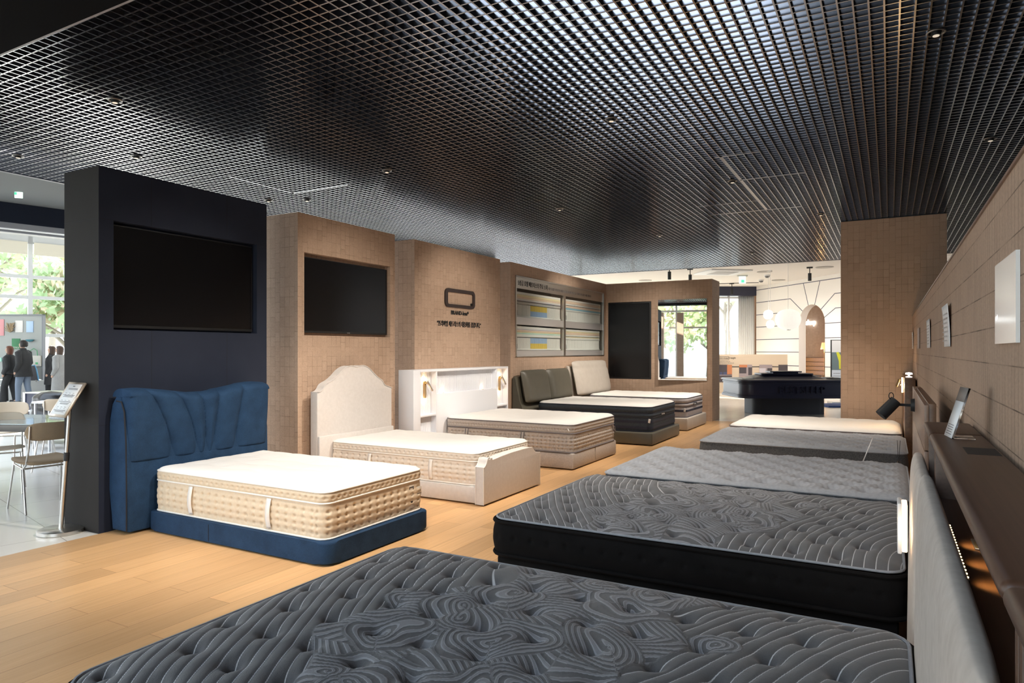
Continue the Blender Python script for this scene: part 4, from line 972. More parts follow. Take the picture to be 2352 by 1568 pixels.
# things on the right wall
wp = thing('wall_poster', 'white glossy poster with small lettering on the right tiled wall nearest the viewer', 'poster', (XR, 2.24, 1.52))
box('board', (XR-.010, 2.055, 1.519), (XR-.001, 2.43, 1.747), mat('glossy_white', (.78, .77, .74), .12), wp)
fit('lettering', 'quilt', tm((XR-.0105, 2.405, 1.585), (0, -1, 0)), .035, .018, emis('glowing_white_print', (1, 1, 1), .5), wp, .0003)  # lettering is given a faint glow of its own; no lamp here
for (nm, y0, y1, c_) in (('price sheet nearest the viewer', 4.16, 4.60, 'curled white'), ('sheet in the middle of the row', 6.12, 6.62, 'plain white'), ('sheet furthest away by the pillar', 10.35, 10.86, 'faded white')):
    sh = thing('paper_sheet', c_+' A4 '+nm+' on the right tiled wall', 'paper', (XR, (y0+y1)/2, 1.52))
    ys = np.linspace(y0, y1, 6); P = np.array([[(XR-.006-.012*(t_**2 if True else 0)*(1 if c_[0] == 'c' else .4), y, 1.52+.225*t_) for y in ys] for t_ in np.linspace(0, 1, 7)])
    o = gridmesh('sheet', P, M['paper'], sh); md = o.modifiers.new('s', 'SOLIDIFY'); md.thickness = .001
    g = MB()
    for q in range(7): g.box((XR-.0175 if c_[0] == 'c' else XR-.0115, y0+.06, 1.55+q*.024), (XR-.0172 if c_[0] == 'c' else XR-.0112, y1-.06, 1.556+q*.024))
    g.build('printed_lines', LY['g'], sh)
sh = thing('wall_plate', 'narrow grey metal plate on the right tiled wall between two paper sheets', 'plate', (XR, 8.42, 1.52))
box('plate', (XR-.012, 8.2, 1.52), (XR-.001, 8.65, 1.735), M['taupewood'], sh)

# ================================================================== LEFT: STAND, TABLES, CHAIRS
ss_ = thing('sign_stand', 'brushed steel floor sign stand with tilted framed notice beside the navy wall', 'sign', (*cam2w((140-1176)/1557*5.59, 5.59)[:2], 0))
b0 = cam2w((140-1176)/1557*5.59, 5.59)
MB().lathe([(0, 0), (.165, 0), (.17, .006), (.17, .030), (.160, .036), (0, .038)], b0, 48).build('base', M['steel'], ss_)
lean = Vector(RT)*.075
MB().cyl(b0+Vector((0, 0, .03)), b0+lean*.58+Vector((0, 0, .60)), .017, n=18).build('pole', M['steel'], ss_)
MB().cyl(b0+lean*.58+Vector((0, 0, .59)), b0+lean*.64+Vector((0, 0, .66)), .021, n=18).build('clamp', M['black'], ss_)
MB().cyl(b0+lean*.64+Vector((0, 0, .66)), b0+lean*1.05+Vector((0, 0, 1.10)), .014, n=18).build('upper_pole', M['steel'], ss_)
W_ = Vector(RT)*.2335-Vector(FW)*.154; H_ = Vector(RT)*.087+Vector(FW)*.131+Vector((0, 0, .271))
c0 = b0+Vector(RT)*.055+Vector((0, 0, 1.095)); nn = W_.cross(H_).normalized()
def plane_frame(c, w, h, dx): return [c-w/2-h/2+nn*dx, c+w/2-h/2+nn*dx, c+w/2+h/2+nn*dx, c-w/2+h/2+nn*dx]
o = qd(plane_frame(c0, W_*1.0, H_*1.0, 0), 'sign_frame', mat('champagne_frame', (.60, .50, .40), .35, .6), ss_, .014)
qd(plane_frame(c0, W_*.84, H_*.88, .009), 'notice_sheet', M['paper'], ss_, .001)
g = MB(); rr_ = random.Random(5)
def rec(u0, v0, u1, v1, dx=.0105):
    P = [c0+W_*(u-.5)*.80+H_*(v-.5)*.84+nn*dx for u, v in ((u0, v0), (u1, v0), (u1, v1), (u0, v1))]; g.quad(P)
rec(.42, .93, .58, .96)
for v in (.86, .83, .60, .57, .35, .32, .06): rec(.12+rr_.random()*.1, v, .82+rr_.random()*.1, v+.016)
for v in (.70, .45, .22):
    for u in (.15, .42, .7): rec(u, v, u+.13, v+.012); rec(u+.02, v-.05, u+.11, v-.04)
for v in (.63, .40, .10): rec(.05, v, .95, v+.018)
g.build('printed_lines', M['ink2'], ss_)
def chair(label, cat='chair', up=False, name='chair'):
    t_ = thing(name, label, cat, (0, 0, 0), 'light chairs around the glass table')
    s_ = M['chair_up'] if up else M['chair_wood']
    ny, nx = 22, 22; P = np.zeros((2*ny, nx, 3))
    for i in range(ny):
        for j in range(nx):
            a = 2*i/(ny-1)-1; b = 2*j/(nx-1)-1
            k = 1-.10*a*a; x = b*.235*(1-.10*abs(a)**4)*k; y = a*.22*(1-.12*abs(b)**4)
            e = max(abs(a), abs(b))**8; z = .455+.018*a*a*(1 if a > 0 else .2)+.012*b*b
            P[i, j] = (x, y, z+.014*(1-e)); P[2*ny-1-i, j] = (x, y, z-(.030 if up else .006)*(1-e)-.002)
    P = np.concatenate([P, P[:1]], 0)
    gridmesh('seat', P, s_, t_, ang=60)
    nb = 26; P = np.zeros((24, nb, 3))
    for j in range(nb):
        b = 2*j/(nb-1)-1; wd_ = b*.225; e = (1-abs(b)**6)**.5
        for i in range(24):
            a = i/24*2*PI; zc = .745; hz = .085*math.copysign(abs(math.sin(a))**.7, math.sin(a))*e; tx = (.016 if up else .009)*math.cos(a)*e
            P[i, j] = (wd_, -.235+.055*b*b*1.0+tx-.15*hz, zc+hz)
    P = np.concatenate([P, P[:1]], 0)
    gridmesh('backrest', P, s_, t_, ang=60)
    mtl = M['steel']
    for sx_ in (-1, 1):
        MB().tube([(sx_*.19, -.215, .80), (sx_*.195, -.20, .60), (sx_*.20, -.15, .44), (sx_*.205, -.10, .40), (sx_*.205, -.04, .41)], .009, 8).build('back_post', mtl, t_)
        MB().tube([(sx_*.205, -.10, .40), (sx_*.225, -.22, 0)], .009, 8).build('leg', mtl, t_)
        MB().tube([(sx_*.20, .12, .43), (sx_*.225, .20, 0)], .009, 8).build('leg', mtl, t_)
        MB().tube([(sx_*.20, .13, .43), (sx_*.205, -.10, .40)], .008, 8).build('side_rail', mtl, t_)
    MB().tube([(-.205, -.10, .40), (.205, -.10, .40)], .008, 8).build('cross_rail', mtl, t_)
    return t_
M['chair_up'] = noise_fabric('tan_fabric', (.36, .25, .15), (.42, .30, .19), 300, .4, .9)
M['chair_wood'] = mat('cream_ply', (.66, .52, .38), .45)
def copy_tree(o):
    c = o.copy(); COL.objects.link(c)
    for ch in list(o.children):
        d = copy_tree(ch); d.parent = c
    return c
def put(o, p, face): o.location = (p[0], p[1], 0); f = Vector(face); o.rotation_euler = (0, 0, math.atan2(f.y, f.x)-PI/2); return o
R_, F_ = Vector(RT), Vector(FW)
cA = put(chair('tan fabric chair with steel legs drawn up to the glass table, nearest the viewer', up=True), px_on(100, 6.5), -R_*.80+F_*.55)
cB = put(chair('cream plywood chair at the left edge seen behind the glass table corner'), px_on(-5, 7.15), R_*.5-F_*.8)
c_ = copy_tree(cB); c_['label'] = 'cream plywood chair on the far side of the glass table near the navy wall'; put(c_, px_on(140, 8.5), -F_*.9-R_*.1)
c_ = copy_tree(cB); c_['label'] = 'cream plywood chair at the white table beside the black draped coat'; put(c_, px_on(150, 9.6), -R_*.3+F_)
c_ = copy_tree(cB); c_['label'] = 'cream plywood chair by the left picture edge beyond the glass table'; put(c_, px_on(5, 8.6), -F_+R_*.2)
gt = thing('glass_table', 'glass-topped table with dark edge among the cream chairs', 'table', (*px_on(40, 7.5)[:2], 0))
TG = camT(px_on(30, 6.95), 98)
oct_ = [(-1.1, .0), (.28, .0), (.55, .28), (.62, .95), (-1.1, .95)]
MB(TG).prism(oct_, 2, .665, .735, bevel=.003).build('table_frame', mat('bronze_edge', (.09, .08, .07), .3, .6), gt)
MB(TG).prism([(a*.995, b*.99+.003) for a, b in oct_], 2, .737, .747).build('glass_top', mat('pale_glass_top', (.55, .60, .58), .04), gt)
MB(TG).box((.25, .35, .0), (.50, .60, .06), .004).build('pedestal_foot', M['steel'], gt)
MB(TG).box((.28, .38, .06), (.47, .57, .665), .004).build('pedestal', M['acrylic'], gt)
bk = thing('magazine_stack', 'few magazines lying on the glass-topped table', 'magazine', (*px_on(135, 7.6)[:2], .747))
TBk = camT(px_on(128, 7.55), 100)
for q in range(2): MB(TBk).box((-.09+q*.02, 0, .748+q*.012), (.20, .22, .759+q*.012), .001).build('magazine', [M['paper'], M['tan']][q], bk)
wt = thing('white_table', 'small white table with tubular legs in front of the navy divider', 'table', (*px_on(115, 9.8)[:2], 0))
TW = camT(px_on(72, 9.75), 92)
MB(TW).box((0, 0, .735), (1.2, .36, .765), .006).build('table_top', M['paper'], wt)
for (a, b) in ((.03, .04), (1.17, .04), (.03, .32), (1.17, .32)): MB(TW).cyl((a, b, 0), (a, b, .735), .018, n=12).build('leg', mat('light_metal', (.6, .62, .66), .3, .7), wt)
nd = thing('divider_cabinet', 'low navy divider cabinet with steel edges behind the white table', 'cabinet', (*px_on(110, 11)[:2], 0))
TN = camT(px_on(56, 10.9), 95)
MB(TN).box((0, 0, .10), (2.6, .45, .81), .003).build('body', M['navy_satin'], nd)
MB(TN).box((-.01, -.01, .81), (2.61, .46, .83)).box((-.02, -.02, .52), (.3, .0, .545)).box((-.02, -.02, .10), (.3, .0, .125)).box((-.02, -.01, 0), (.02, .45, .83)).build('steel_edges', M['steel'], nd)
# black coat draped over a seat
bc = thing('draped_coat', 'black padded coat draped over a seat between white table and navy divider', 'coat', (*px_on(118, 10.2)[:2], 0))
nu, nv = 48, 30; P = np.zeros((nv, nu, 3)); o_ = px_on(118, 10.38)
for i in range(nv):
    for j in range(nu):
        a = j/nu*2*PI; v = i/(nv-1); r = .30*(1-.25*v**3)*(1-v**14)**.5
        r *= 1+.05*math.sin(a*7+v*9)+.04*math.sin(v*30+a*2)
        q = o_+R_*r*math.cos(a)+F_*r*.7*math.sin(a); P[i, j] = (q.x, q.y, .30+.58*v)
gridmesh('coat', P, mat('black_nylon', (.02, .017, .015), .3), bc, wrap=True)
MB().tube([o_+R_*.28+Vector((0, 0, .0)), o_+R_*.25+Vector((0, 0, .4))], .012).tube([o_-R_*.28, o_-R_*.25+Vector((0, 0, .4))], .012).build('seat_legs', M['steel'], bc)
# ================================================================== MALL BEYOND: pegboard stall, people, trees
PS = px_on(97, 20.6); TS = camT(PS, 93)          # right end of the pegboard, x runs right
stall = thing('display_stall', 'grey pegboard craft stall with hung goods behind the walking people', 'stall', (*PS[:2], 0))
MB(TS).box((-4.2, 0, .62), (0, .08, 2.56), .004).build('pegboard', mat('pegboard_grey', (.42, .45, .45), .7), stall)
MB(TS).box((-4.2, -.02, 2.56), (.03, .10, 2.60)).box((-.0, -.02, .0), (.03, .10, 2.60)).build('frame', mat('stall_frame', (.22, .24, .27), .5), stall)
MB(TS).box((-4.2, -.45, .0), (.62, .06, .60), .006).build('counter', mat('counter_grey', (.44, .46, .47), .7), stall)
fit('lettering', 'WORK SHOP', tm(TS @ Vector((-2.23, -.452, .28)), TS.to_3x3() @ Vector((1, 0, 0))), 1.55, .19, M['paper'], stall, .002, .01)
def hung(name, label, cat, x, z, w_, h_, mt, d=.03, grp=None):
    p = TS @ Vector((x, -.03, z)); t_ = thing(name, label, cat, p, grp)
    MB(TS).box((x-w_/2, -.01-d, z-h_/2), (x+w_/2, -.002, z+h_/2), .004).build('body', mt, t_); return t_
col = lambda n, *c: mat(n, c, .6)
hung('greeting_card', 'white card hanging at the upper right of the pegboard', 'card', -.72, 2.23, .24, .36, M['paper'], .01)
hung('greeting_card', 'white and blue card hanging nearest the right edge of the pegboard', 'card', -.38, 2.22, .22, .34, col('sky_card', .45, .62, .85), .01)
hung('greeting_card', 'pink card on the pegboard at the left picture edge', 'card', -1.30, 2.20, .2, .5, col('pink_card', .75, .35, .38), .01)
t_ = hung('recycle_sign', 'green sign on the pegboard lettered recycle', 'sign', -.82, 1.70, .26, .32, col('green_sign', .05, .22, .10), .012)
fit('lettering', 'RECYCLE', tm(TS @ Vector((-.93, -.024, 1.56)), TS.to_3x3() @ Vector((1, 0, 0))), .22, .05, M['paper'], t_, .001)
hung('small_bottle', 'green slim box hanging left of the blue box on the pegboard', 'box', -.99, 1.26, .08, .14, col('lime', .35, .62, .2))
hung('small_bottle', 'light blue slim box hanging on the pegboard by the standing man', 'box', -.80, 1.25, .09, .16, col('aqua', .35, .6, .7))
hung('small_bottle', 'navy bottle with red cap hanging on the pegboard', 'bottle', -1.18, 1.24, .06, .14, col('navyb', .06, .08, .35))
hung('small_bottle', 'mint round bottle hanging on the pegboard by the woman', 'bottle', -1.30, 1.22, .09, .12, col('mint', .4, .7, .62))
t_ = hung('tote_bag', 'white tote bag with green handles hanging on the pegboard', 'bag', -.22, 1.18, .42, .32, mat('canvas', (.66, .66, .62), .9), .07)
MB(TS).tube([(-.34, -.06, 1.34), (-.32, -.06, 1.50), (-.22, -.06, 1.56), (-.12, -.06, 1.50), (-.10, -.06, 1.34)], .012, 6).build('handle', col('green_handle', .12, .38, .2), t_)
MB(TS).box((-.15, -.085, 1.08), (-.07, -.082, 1.14)).build('green_print', col('green_print', .1, .45, .2), t_)
t_ = thing('hanging_bowl', 'blue enamel bowl hanging on the pegboard above the tote bag', 'bowl', TS @ Vector((-.32, -.05, 1.82)))
MB(TS).lathe([(.02, 0), (.08, .02), (.11, .07), (.10, .07), (.07, .03), (.0, .02)], (-.32, -.10, 1.76), 20).build('bowl', col('teal_bowl', .08, .28, .36), t_)
t_ = thing('dried_bouquet', 'small dried flower bunch hanging on the pegboard', 'flowers', TS @ Vector((-.98, -.05, 2.2)))
g = MB(TS); rr_ = random.Random(3)
for k in range(40): g.cyl((-.98, -.05, 2.05), (-.98+rr_.uniform(-.16, .16), -.05+rr_.uniform(-.04, .02), 2.2+rr_.uniform(-.1, .15)), .004, .012, n=5)
g.build('stems', col('dried', .42, .32, .2), t_)
# folding chair hung/standing at the board's end
t_ = thing('folding_chair', 'blue edged black mesh camping chair at the end of the stall', 'chair', (*(TS @ Vector((-.05, -.3, 0)))[:2], 0))
MB(TS).prism([(-.30, 1.02), (.02, 1.04), (.06, .92), (.14, .55), (.02, .44), (-.28, .46)], 1, -.34, -.30, bevel=.004).build('mesh_back', col('mesh_black', .03, .03, .04), t_)
MB(TS).tube([(-.30, -.32, 1.02), (.02, -.32, 1.05), (.07, -.32, .92), (.15, -.32, .55), (.03, -.32, .43), (-.28, -.32, .45)], .02, 6, closed=True).build('frame', col('blue_tube', .12, .35, .60), t_)
for a in (-.2, .08): MB(TS).tube([(a, -.32, .45), (a+.1*(1 if a > 0 else -1), -.48, .61)], .012, 6).build('leg', M['steel'], t_)

def skinbody(name, joints, edges, mt, parent, sub=2):
    """one continuous body grown over a skeleton: joints {key: (x, y, z, rx, ry)}"""
    ks = list(joints); me = bpy.data.meshes.new(name)
    me.from_pydata([joints[k][:3] for k in ks], [(ks.index(a), ks.index(b)) for a, b in edges], [])
    o = bpy.data.objects.new(name, me); COL.objects.link(o)
    md = o.modifiers.new('sk', 'SKIN'); md.use_smooth_shade = True
    sv = me.skin_vertices[0].data
    for i, k in enumerate(ks): sv[i].radius = joints[k][3:5]; sv[i].use_root = (i == 0)
    s2 = o.modifiers.new('ss', 'SUBSURF'); s2.levels = sub; s2.render_levels = sub
    dg = bpy.context.evaluated_depsgraph_get(); m2 = bpy.data.meshes.new_from_object(o.evaluated_get(dg))
    bpy.data.objects.remove(o); m2.name = name; m2.materials.clear(); shade(m2, 180)
    return m2
def loft(rings, n=28):
    """rings: (cx, cy, z, rx, ry); returns an (k, n, 3) array"""
    P = np.zeros((len(rings), n, 3))
    for i, (cx, cy, z, rx, ry) in enumerate(rings):
        for j in range(n):
            a = 2*PI*j/n; P[i, j] = (cx+rx*math.cos(a), cy+ry*math.sin(a), z)
    return P
M['skin'] = mat('skin', (.62, .40, .30), .6)
def person(label, pos, face, H, coat, coat_len, legs, hair, long_hair, stride, shoe, flare=.0, bag=None):
    """walks along local +x; height H"""
    t_ = thing('person', label, 'person', (*pos[:2], 0)); k = H/1.72; S = stride
    J = {'pelvis': (0, 0, .95, .13, .12), 'waist': (0, 0, 1.10, .12, .105), 'chest': (.01, 0, 1.30, .15, .12), 'neckb': (0, 0, 1.44, .08, .07), 'neck': (.015, 0, 1.50, .052, .052), 'jaw': (.035, 0, 1.56, .062, .058), 'head': (.03, 0, 1.64, .088, .078), 'crown': (.02, 0, 1.70, .055, .05),
         'hl': (0, .09, .90, .09, .09), 'kl': (S*.5, .09, .50, .06, .06), 'al': (S*.55, .09, .10, .042, .042), 'tl': (S*.55+.14, .09, .04, .035, .03),
         'hr': (0, -.09, .90, .09, .09), 'kr': (-S*.25, -.09, .50, .06, .06), 'ar': (-S*.8, -.09, .12, .042, .042), 'tr': (-S*.8+.14, -.09, .04, .035, .03),
         'sl': (0, .19, 1.40, .06, .06), 'el': (-.06, .24, 1.12, .045, .045), 'wl': (.06, .23, .88, .032, .032), 'fl': (.09, .22, .80, .03, .02),
         'sr': (0, -.19, 1.40, .06, .06), 'er': (-.02, -.24, 1.12, .045, .045), 'wr': (.12, -.22, .92, .032, .032), 'fr': (.16, -.21, .85, .03, .02),
         'nose': (.125, 0, 1.615, .014, .012)}
    E_ = [('pelvis', 'waist'), ('waist', 'chest'), ('chest', 'neckb'), ('neckb', 'neck'), ('neck', 'jaw'), ('jaw', 'head'), ('head', 'crown'), ('head', 'nose'), ('pelvis', 'hl'), ('hl', 'kl'), ('kl', 'al'), ('al', 'tl'), ('pelvis', 'hr'), ('hr', 'kr'), ('kr', 'ar'), ('ar', 'tr'), ('chest', 'sl'), ('sl', 'el'), ('el', 'wl'), ('wl', 'fl'), ('chest', 'sr'), ('sr', 'er'), ('er', 'wr'), ('wr', 'fr')]
    me = skinbody('body', J, E_, M['skin'], t_)
    T_ = Matrix.Diagonal((k, k, k, 1))
    def add(name, m_, mt):
        m_.transform(T_); o = bpy.data.objects.new(name, m_); COL.objects.link(o); m_.materials.append(mt); o.parent = t_; return o
    add('body', me, M['skin'])
    def lo(name, P, mt):
        o = gridmesh(name, P, None, None, wrap=True); m_ = o.data; bpy.data.objects.remove(o); return add(name, m_, mt)
    c0_ = 1.0-coat_len
    lo('coat', loft([(0, 0, c0_, .19, .25), (0, 0, c0_+.02, .20, .255), (0, 0, 1.05, .165, .215), (.0, 0, 1.25, .17, .23), (0, 0, 1.38, .15, .22), (0, 0, 1.44, .11, .16), (.005, 0, 1.49, .075, .085), (.01, 0, 1.53, .07, .075)]), coat)
    for s_, (e, w2) in ((1, ('el', 'wl')), (-1, ('er', 'wr'))):
        a = Vector(J['sl' if s_ > 0 else 'sr'][:3]); b = Vector(J[e][:3]); c = Vector(J[w2][:3])
        g = MB(); g.tube([a+Vector((0, -s_*.05, .03)), a, (a+b)/2, b, (b+c)/2, c], [.06, .085, .075, .066, .06, .052], 14); o = g.build('sleeve', None, None); m_ = o.data; bpy.data.objects.remove(o); add('sleeve', m_, coat)
    for h_, k_, a_ in (('hl', 'kl', 'al'), ('hr', 'kr', 'ar')):
        a, b, c = (Vector(J[q][:3]) for q in (h_, k_, a_))
        g = MB(); g.tube([a, (a+b)/2, b, (b+c)/2, c-Vector((0, 0, .03))], [.115, .10, .078+flare*.3, .068+flare*.7, .062+flare], 16); o = g.build('trouser_leg', None, None); m_ = o.data; bpy.data.objects.remove(o); add('trouser_leg', m_, legs)
    for h_, s_ in (('al', .09), ('ar', -.09)):
        x = J[h_][0]; g = MB(); g.box((x-.07, s_-.045, 0 if h_ == 'al' else .01), (x+.20, s_+.045, .085), .03, 3); o = g.build('shoe', None, None); m_ = o.data; bpy.data.objects.remove(o); add('shoe', m_, shoe)
    hr = [(.0, 0, 1.56 if not long_hair else 1.46, .075, .085), (-.012, 0, 1.60, .098, .095), (-.008, 0, 1.66, .108, .098), (.0, 0, 1.71, .095, .088), (.005, 0, 1.745, .06, .06), (.005, 0, 1.755, .01, .01)]
    P = loft(hr)
    P[:3, :, 0] = np.minimum(P[:3, :, 0], .045 if not long_hair else .035)      # leave the face free
    lo('hair', P, hair)
    if bag: 
        g = MB(); g.box((-.16, -.33, .72), (.14, -.23, 1.0), .03, 3); o = g.build('shoulder_bag', None, None); m_ = o.data; bpy.data.objects.remove(o); add('shoulder_bag', m_, bag)
    f = Vector(face); t_.rotation_euler = (0, 0, math.atan2(f.y, f.x)); return t_
blk = noise_fabric('black_wool', (.028, .03, .034), (.04, .042, .047), 60, .2, .9); gry = noise_fabric('grey_wool', (.30, .31, .32), (.38, .39, .40), 60, .2, .9)
jean = mat('pale_denim', (.20, .26, .36), .8); hb_ = mat('black_hair', (.015, .012, .012), .5); hr_ = mat('auburn_hair', (.14, .05, .03), .5); hbr = mat('brown_hair', (.06, .035, .025), .5)
dsh = mat('dark_shoe', (.02, .02, .025), .5)
person('person walking left in black coat and pale jeans before the pegboard stall', px_on(54, 19.2), -R_, 1.76, blk, .26, jean, hb_, False, .16, dsh)
person('person with auburn hair in black jacket and flared black trousers', px_on(22, 19.4), -R_*.95-F_*.2, 1.60, blk, .10, blk, hr_, True, .20, dsh, .05)
person('person in black coat carrying a black bag near the navy wall', px_on(119, 19.7), -R_*.9-F_*.3, 1.60, blk, .45, blk, hbr, True, .14, dsh, 0, mat('black_bag', (.02, .02, .02), .5))
person('person in long grey coat partly hidden by the navy wall', px_on(137, 18.9), -R_, 1.60, gry, .62, gry, hbr, True, .14, dsh, 0)

# trees beyond the windows
leafm = [leaf_mat('leaf_green', (.50, .62, .38)), leaf_mat('leaf_olive', (.66, .68, .46)), leaf_mat('leaf_autumn', (.72, .58, .44))]
bark = mat('bark', (.34, .29, .24), .9)
def tree(label, pos, h, spread, seed, mix, n=2600, ls=.28):
    t_ = thing('tree', label, 'tree', (*pos[:2], -.06)); rg = np.random.default_rng(seed); g = MB()
    b = Vector((pos[0], pos[1], -.06)); brs = []
    g.tube([b, b+Vector((.1, .1, h*.25)), b+Vector((-.1, .15, h*.45)), b+Vector((.1, 0, h*.7))], [.24, .18, .14, .06], 8)
    for k in range(9):
        a = rg.uniform(0, 6.28); z = h*rg.uniform(.25, .6); e = b+Vector((math.cos(a)*spread*.75, math.sin(a)*spread*.75, z+h*rg.uniform(.1, .3))); brs.append(e)
        g.tube([b+Vector((0, .1, z)), (b+Vector((0, .1, z))+e)/2+Vector((0, 0, .3)), e], [.10, .06, .02], 6)
    g.build('trunk', bark, t_)
    cl = [(np.array(e), spread*.45) for e in brs]+[(np.array(b+Vector((rg.uniform(-1, 1)*spread*.5, rg.uniform(-1, 1)*spread*.5, h*rg.uniform(.5, .95)))), spread*.5) for _ in range(9)]
    C_ = np.array([c for c, _ in cl])[rg.integers(0, len(cl), n)]; Rr = np.array([r for _, r in cl])[rg.integers(0, len(cl), n)]
    d = rg.normal(size=(n, 3)); d /= np.linalg.norm(d, axis=1)[:, None]; P0 = C_+d*(Rr*rg.random(n)**.4)[:, None]*np.array([1, 1, .7])
    u = rg.normal(size=(n, 3)); u /= np.linalg.norm(u, axis=1)[:, None]; v = np.cross(u, rg.normal(size=(n, 3))); v /= np.linalg.norm(v, axis=1)[:, None]
    s_ = ls*rg.uniform(.5, 1.2, n)[:, None]; V = np.stack([P0-u*s_, P0-v*s_*.5, P0+u*s_, P0+v*s_*.5], 1).reshape(-1, 3)
    me = bpy.data.meshes.new('foliage'); me.from_pydata(V.tolist(), [], [(4*i, 4*i+1, 4*i+2, 4*i+3) for i in range(n)])
    for q in leafm: me.materials.append(q)
    me.polygons.foreach_set('material_index', rg.choice(3, n, p=mix).astype(np.int32))
    link('foliage', me, None, t_)
tree('tall green tree outside the mall windows at the left picture edge', px_on(-30, 34), 9, 3.2, 1, (.6, .3, .1))
tree('green and orange tree outside the mall windows beside the navy wall', px_on(115, 42), 10, 3.4, 2, (.4, .35, .25))
tree('low leafy tree outside the mall windows seen between the people', px_on(150, 31), 6, 2.2, 3, (.5, .3, .2))
tree('autumn tree outside the far window behind the sheer curtain', px_on(1668, 44), 9, 2.6, 4, (.3, .4, .3))
tree('broad tree reflected in the wall mirror', Vector((-4.6, -11.5, 0)), 6, 2.4, 5, (.5, .3, .2))
tree('autumn tree reflected beside the broad one in the mirror', Vector((-8.6, -15.5, 0)), 7, 2.6, 6, (.3, .3, .4))

# ================================================================== FAR ROOM THINGS
TCt = camT(px_on(1833, 15.45), 90)
ct = thing('display_counter', 'navy oval reception counter with stepped top and raised lettering', 'counter', (*px_on(1833, 16.2)[:2], 0))
def rrp(hx, y0, y1, r, k=8):
    P = []
    for cx, cy, a0 in ((hx-r, y0+r, -PI/2), (hx-r, y1-r, 0), (-hx+r, y1-r, PI/2), (-hx+r, y0+r, PI)):
        P += [(cx+r*math.cos(a0+PI/2*i/k), cy+r*math.sin(a0+PI/2*i/k)) for i in range(k+1)]
    return P
MB(TCt).prism(rrp(.85, .40, 1.25, .2), 2, 0, .42).build('base', M['navy_matte'], ct)
for (z0, z1, o_, nm) in ((.405, .45, .03, 'moulding'), (.45, .475, .015, 'moulding'), (.475, .73, 0, 'body'), (.73, .76, .018, 'moulding'), (.76, .785, .005, 'moulding'), (.785, .825, .035, 'counter_top')):
    MB(TCt).prism(rrp(1.27+o_, -.0-o_, 1.65+o_, .30), 2, z0, z1, bevel=.008).build(nm, M['navy_satin'], ct)
g = MB(TCt)
A = rrp(.88, .42, 1.25, .1, 3); B = rrp(.60, .60, 1.08, .08, 3); n = len(A)
va = [g.bm.verts.new(TCt @ Vector((a, b, .825))) for a, b in A]; vb = [g.bm.verts.new(TCt @ Vector((a, b, .925))) for a, b in B]
for i in range(n): g.bm.faces.new((va[i], va[(i+1) % n], vb[(i+1) % n], vb[i]))
g.build('sloped_top', M['navy_satin'], ct)
MB(TCt).prism(rrp(.62, .55, 1.12, .08), 2, .925, .955, bevel=.005).build('upper_step', M['navy_satin'], ct)
MB(TCt).prism(rrp(.38, .62, 1.05, .08), 2, .975, 1.005, bevel=.005).box((-.3, .7, .955), (.3, 1.0, .975)).build('top_slab', M['navy_satin'], ct)
fit('raised_lettering', 'BESTSLEEP', tm(TCt @ Vector((-.43, -.012, .515)), RT), 1.05, .165, M['navy_satin'], ct, .02)
pl = thing('paper_pile', 'white leaflets lying on the left end of the navy counter', 'paper', TCt @ Vector((-.95, .5, .826)))
MB(TCt).box((-1.15, .35, .826), (-.95, .65, .845)).build('leaflet', M['paper'], pl); MB(TCt).box((-1.0, .5, .826), (-.80, .75, .850)).build('leaflet', M['paper'], pl)
pl = thing('mat_samples', 'dark and white swatches lying on the right end of the navy counter', 'sample', TCt @ Vector((1.0, .5, .826)))
MB(TCt).box((.90, .30, .826), (1.18, .55, .855), .004).build('swatch', M['ink2'], pl); MB(TCt).box((.92, .6, .826), (1.2, .85, .865), .004).build('swatch', M['paper'], pl)
bx_ = thing('floor_mat', 'blue mat on the floor right of the navy counter', 'mat', px_on(1935, 18.2))
MB(camT(px_on(1935, 18.2), 90)).box((-.55, -.4, 0), (.6, .6, .04), .004).build('mat', mat('royal_blue', (.02, .06, .22), .7), bx_)
# pendants
glow = mat('bubble_shade', (.85, .82, .76), .7, emit=(1, .93, .82), es=.7); glow2 = mat('globe_shade', (.9, .9, .88), .6, emit=(1, .95, .88), es=1.1)
def pendant(label, u, d, zc, rx, rz, mt, ribs=0):
    p = px_on(u, d); t_ = thing('pendant_lamp', label, 'lamp', (p.x, p.y, zc))
    n = 96 if ribs else 32; k = 25; P = np.zeros((k, n, 3))
    for i in range(k):
        f = -PI/2+PI*i/(k-1); cf = math.copysign(abs(math.cos(f))**.8, math.cos(f))
        for j in range(n):
            a = 2*PI*j/n; r = rx*cf*(1+(.012*math.cos(a*ribs) if ribs else 0)); P[i, j] = (p.x+r*math.cos(a), p.y+r*math.sin(a), zc+rz*math.sin(f))
    gridmesh('shade', P, mt, t_, wrap=True)
    MB().cyl((p.x, p.y, zc+rz*.98), (p.x, p.y, 3.88), .004, n=6).build('cord', M['paper'], t_); MB().cyl((p.x, p.y, 3.88), (p.x, p.y, 3.90), .05, n=16).build('canopy', M['paper'], t_)
    return t_
t_ = pendant('large ribbed bubble pendant lamp above the navy counter', 1810, 17.2, 2.285, .305, .26, glow, 24)
MB().cyl((t_.location.x, t_.location.y, 2.285-.275), (t_.location.x, t_.location.y, 2.285-.255), .06, n=16).build('bottom_ring', M['steel'], t_)
pendant('upper small white globe pendant left of the large bubble lamp', 1764.5, 20.5, 2.58, .14, .14, glow2)
pendant('lower small white globe pendant left of the large bubble lamp', 1769.5, 20.3, 2.28, .12, .12, glow2)
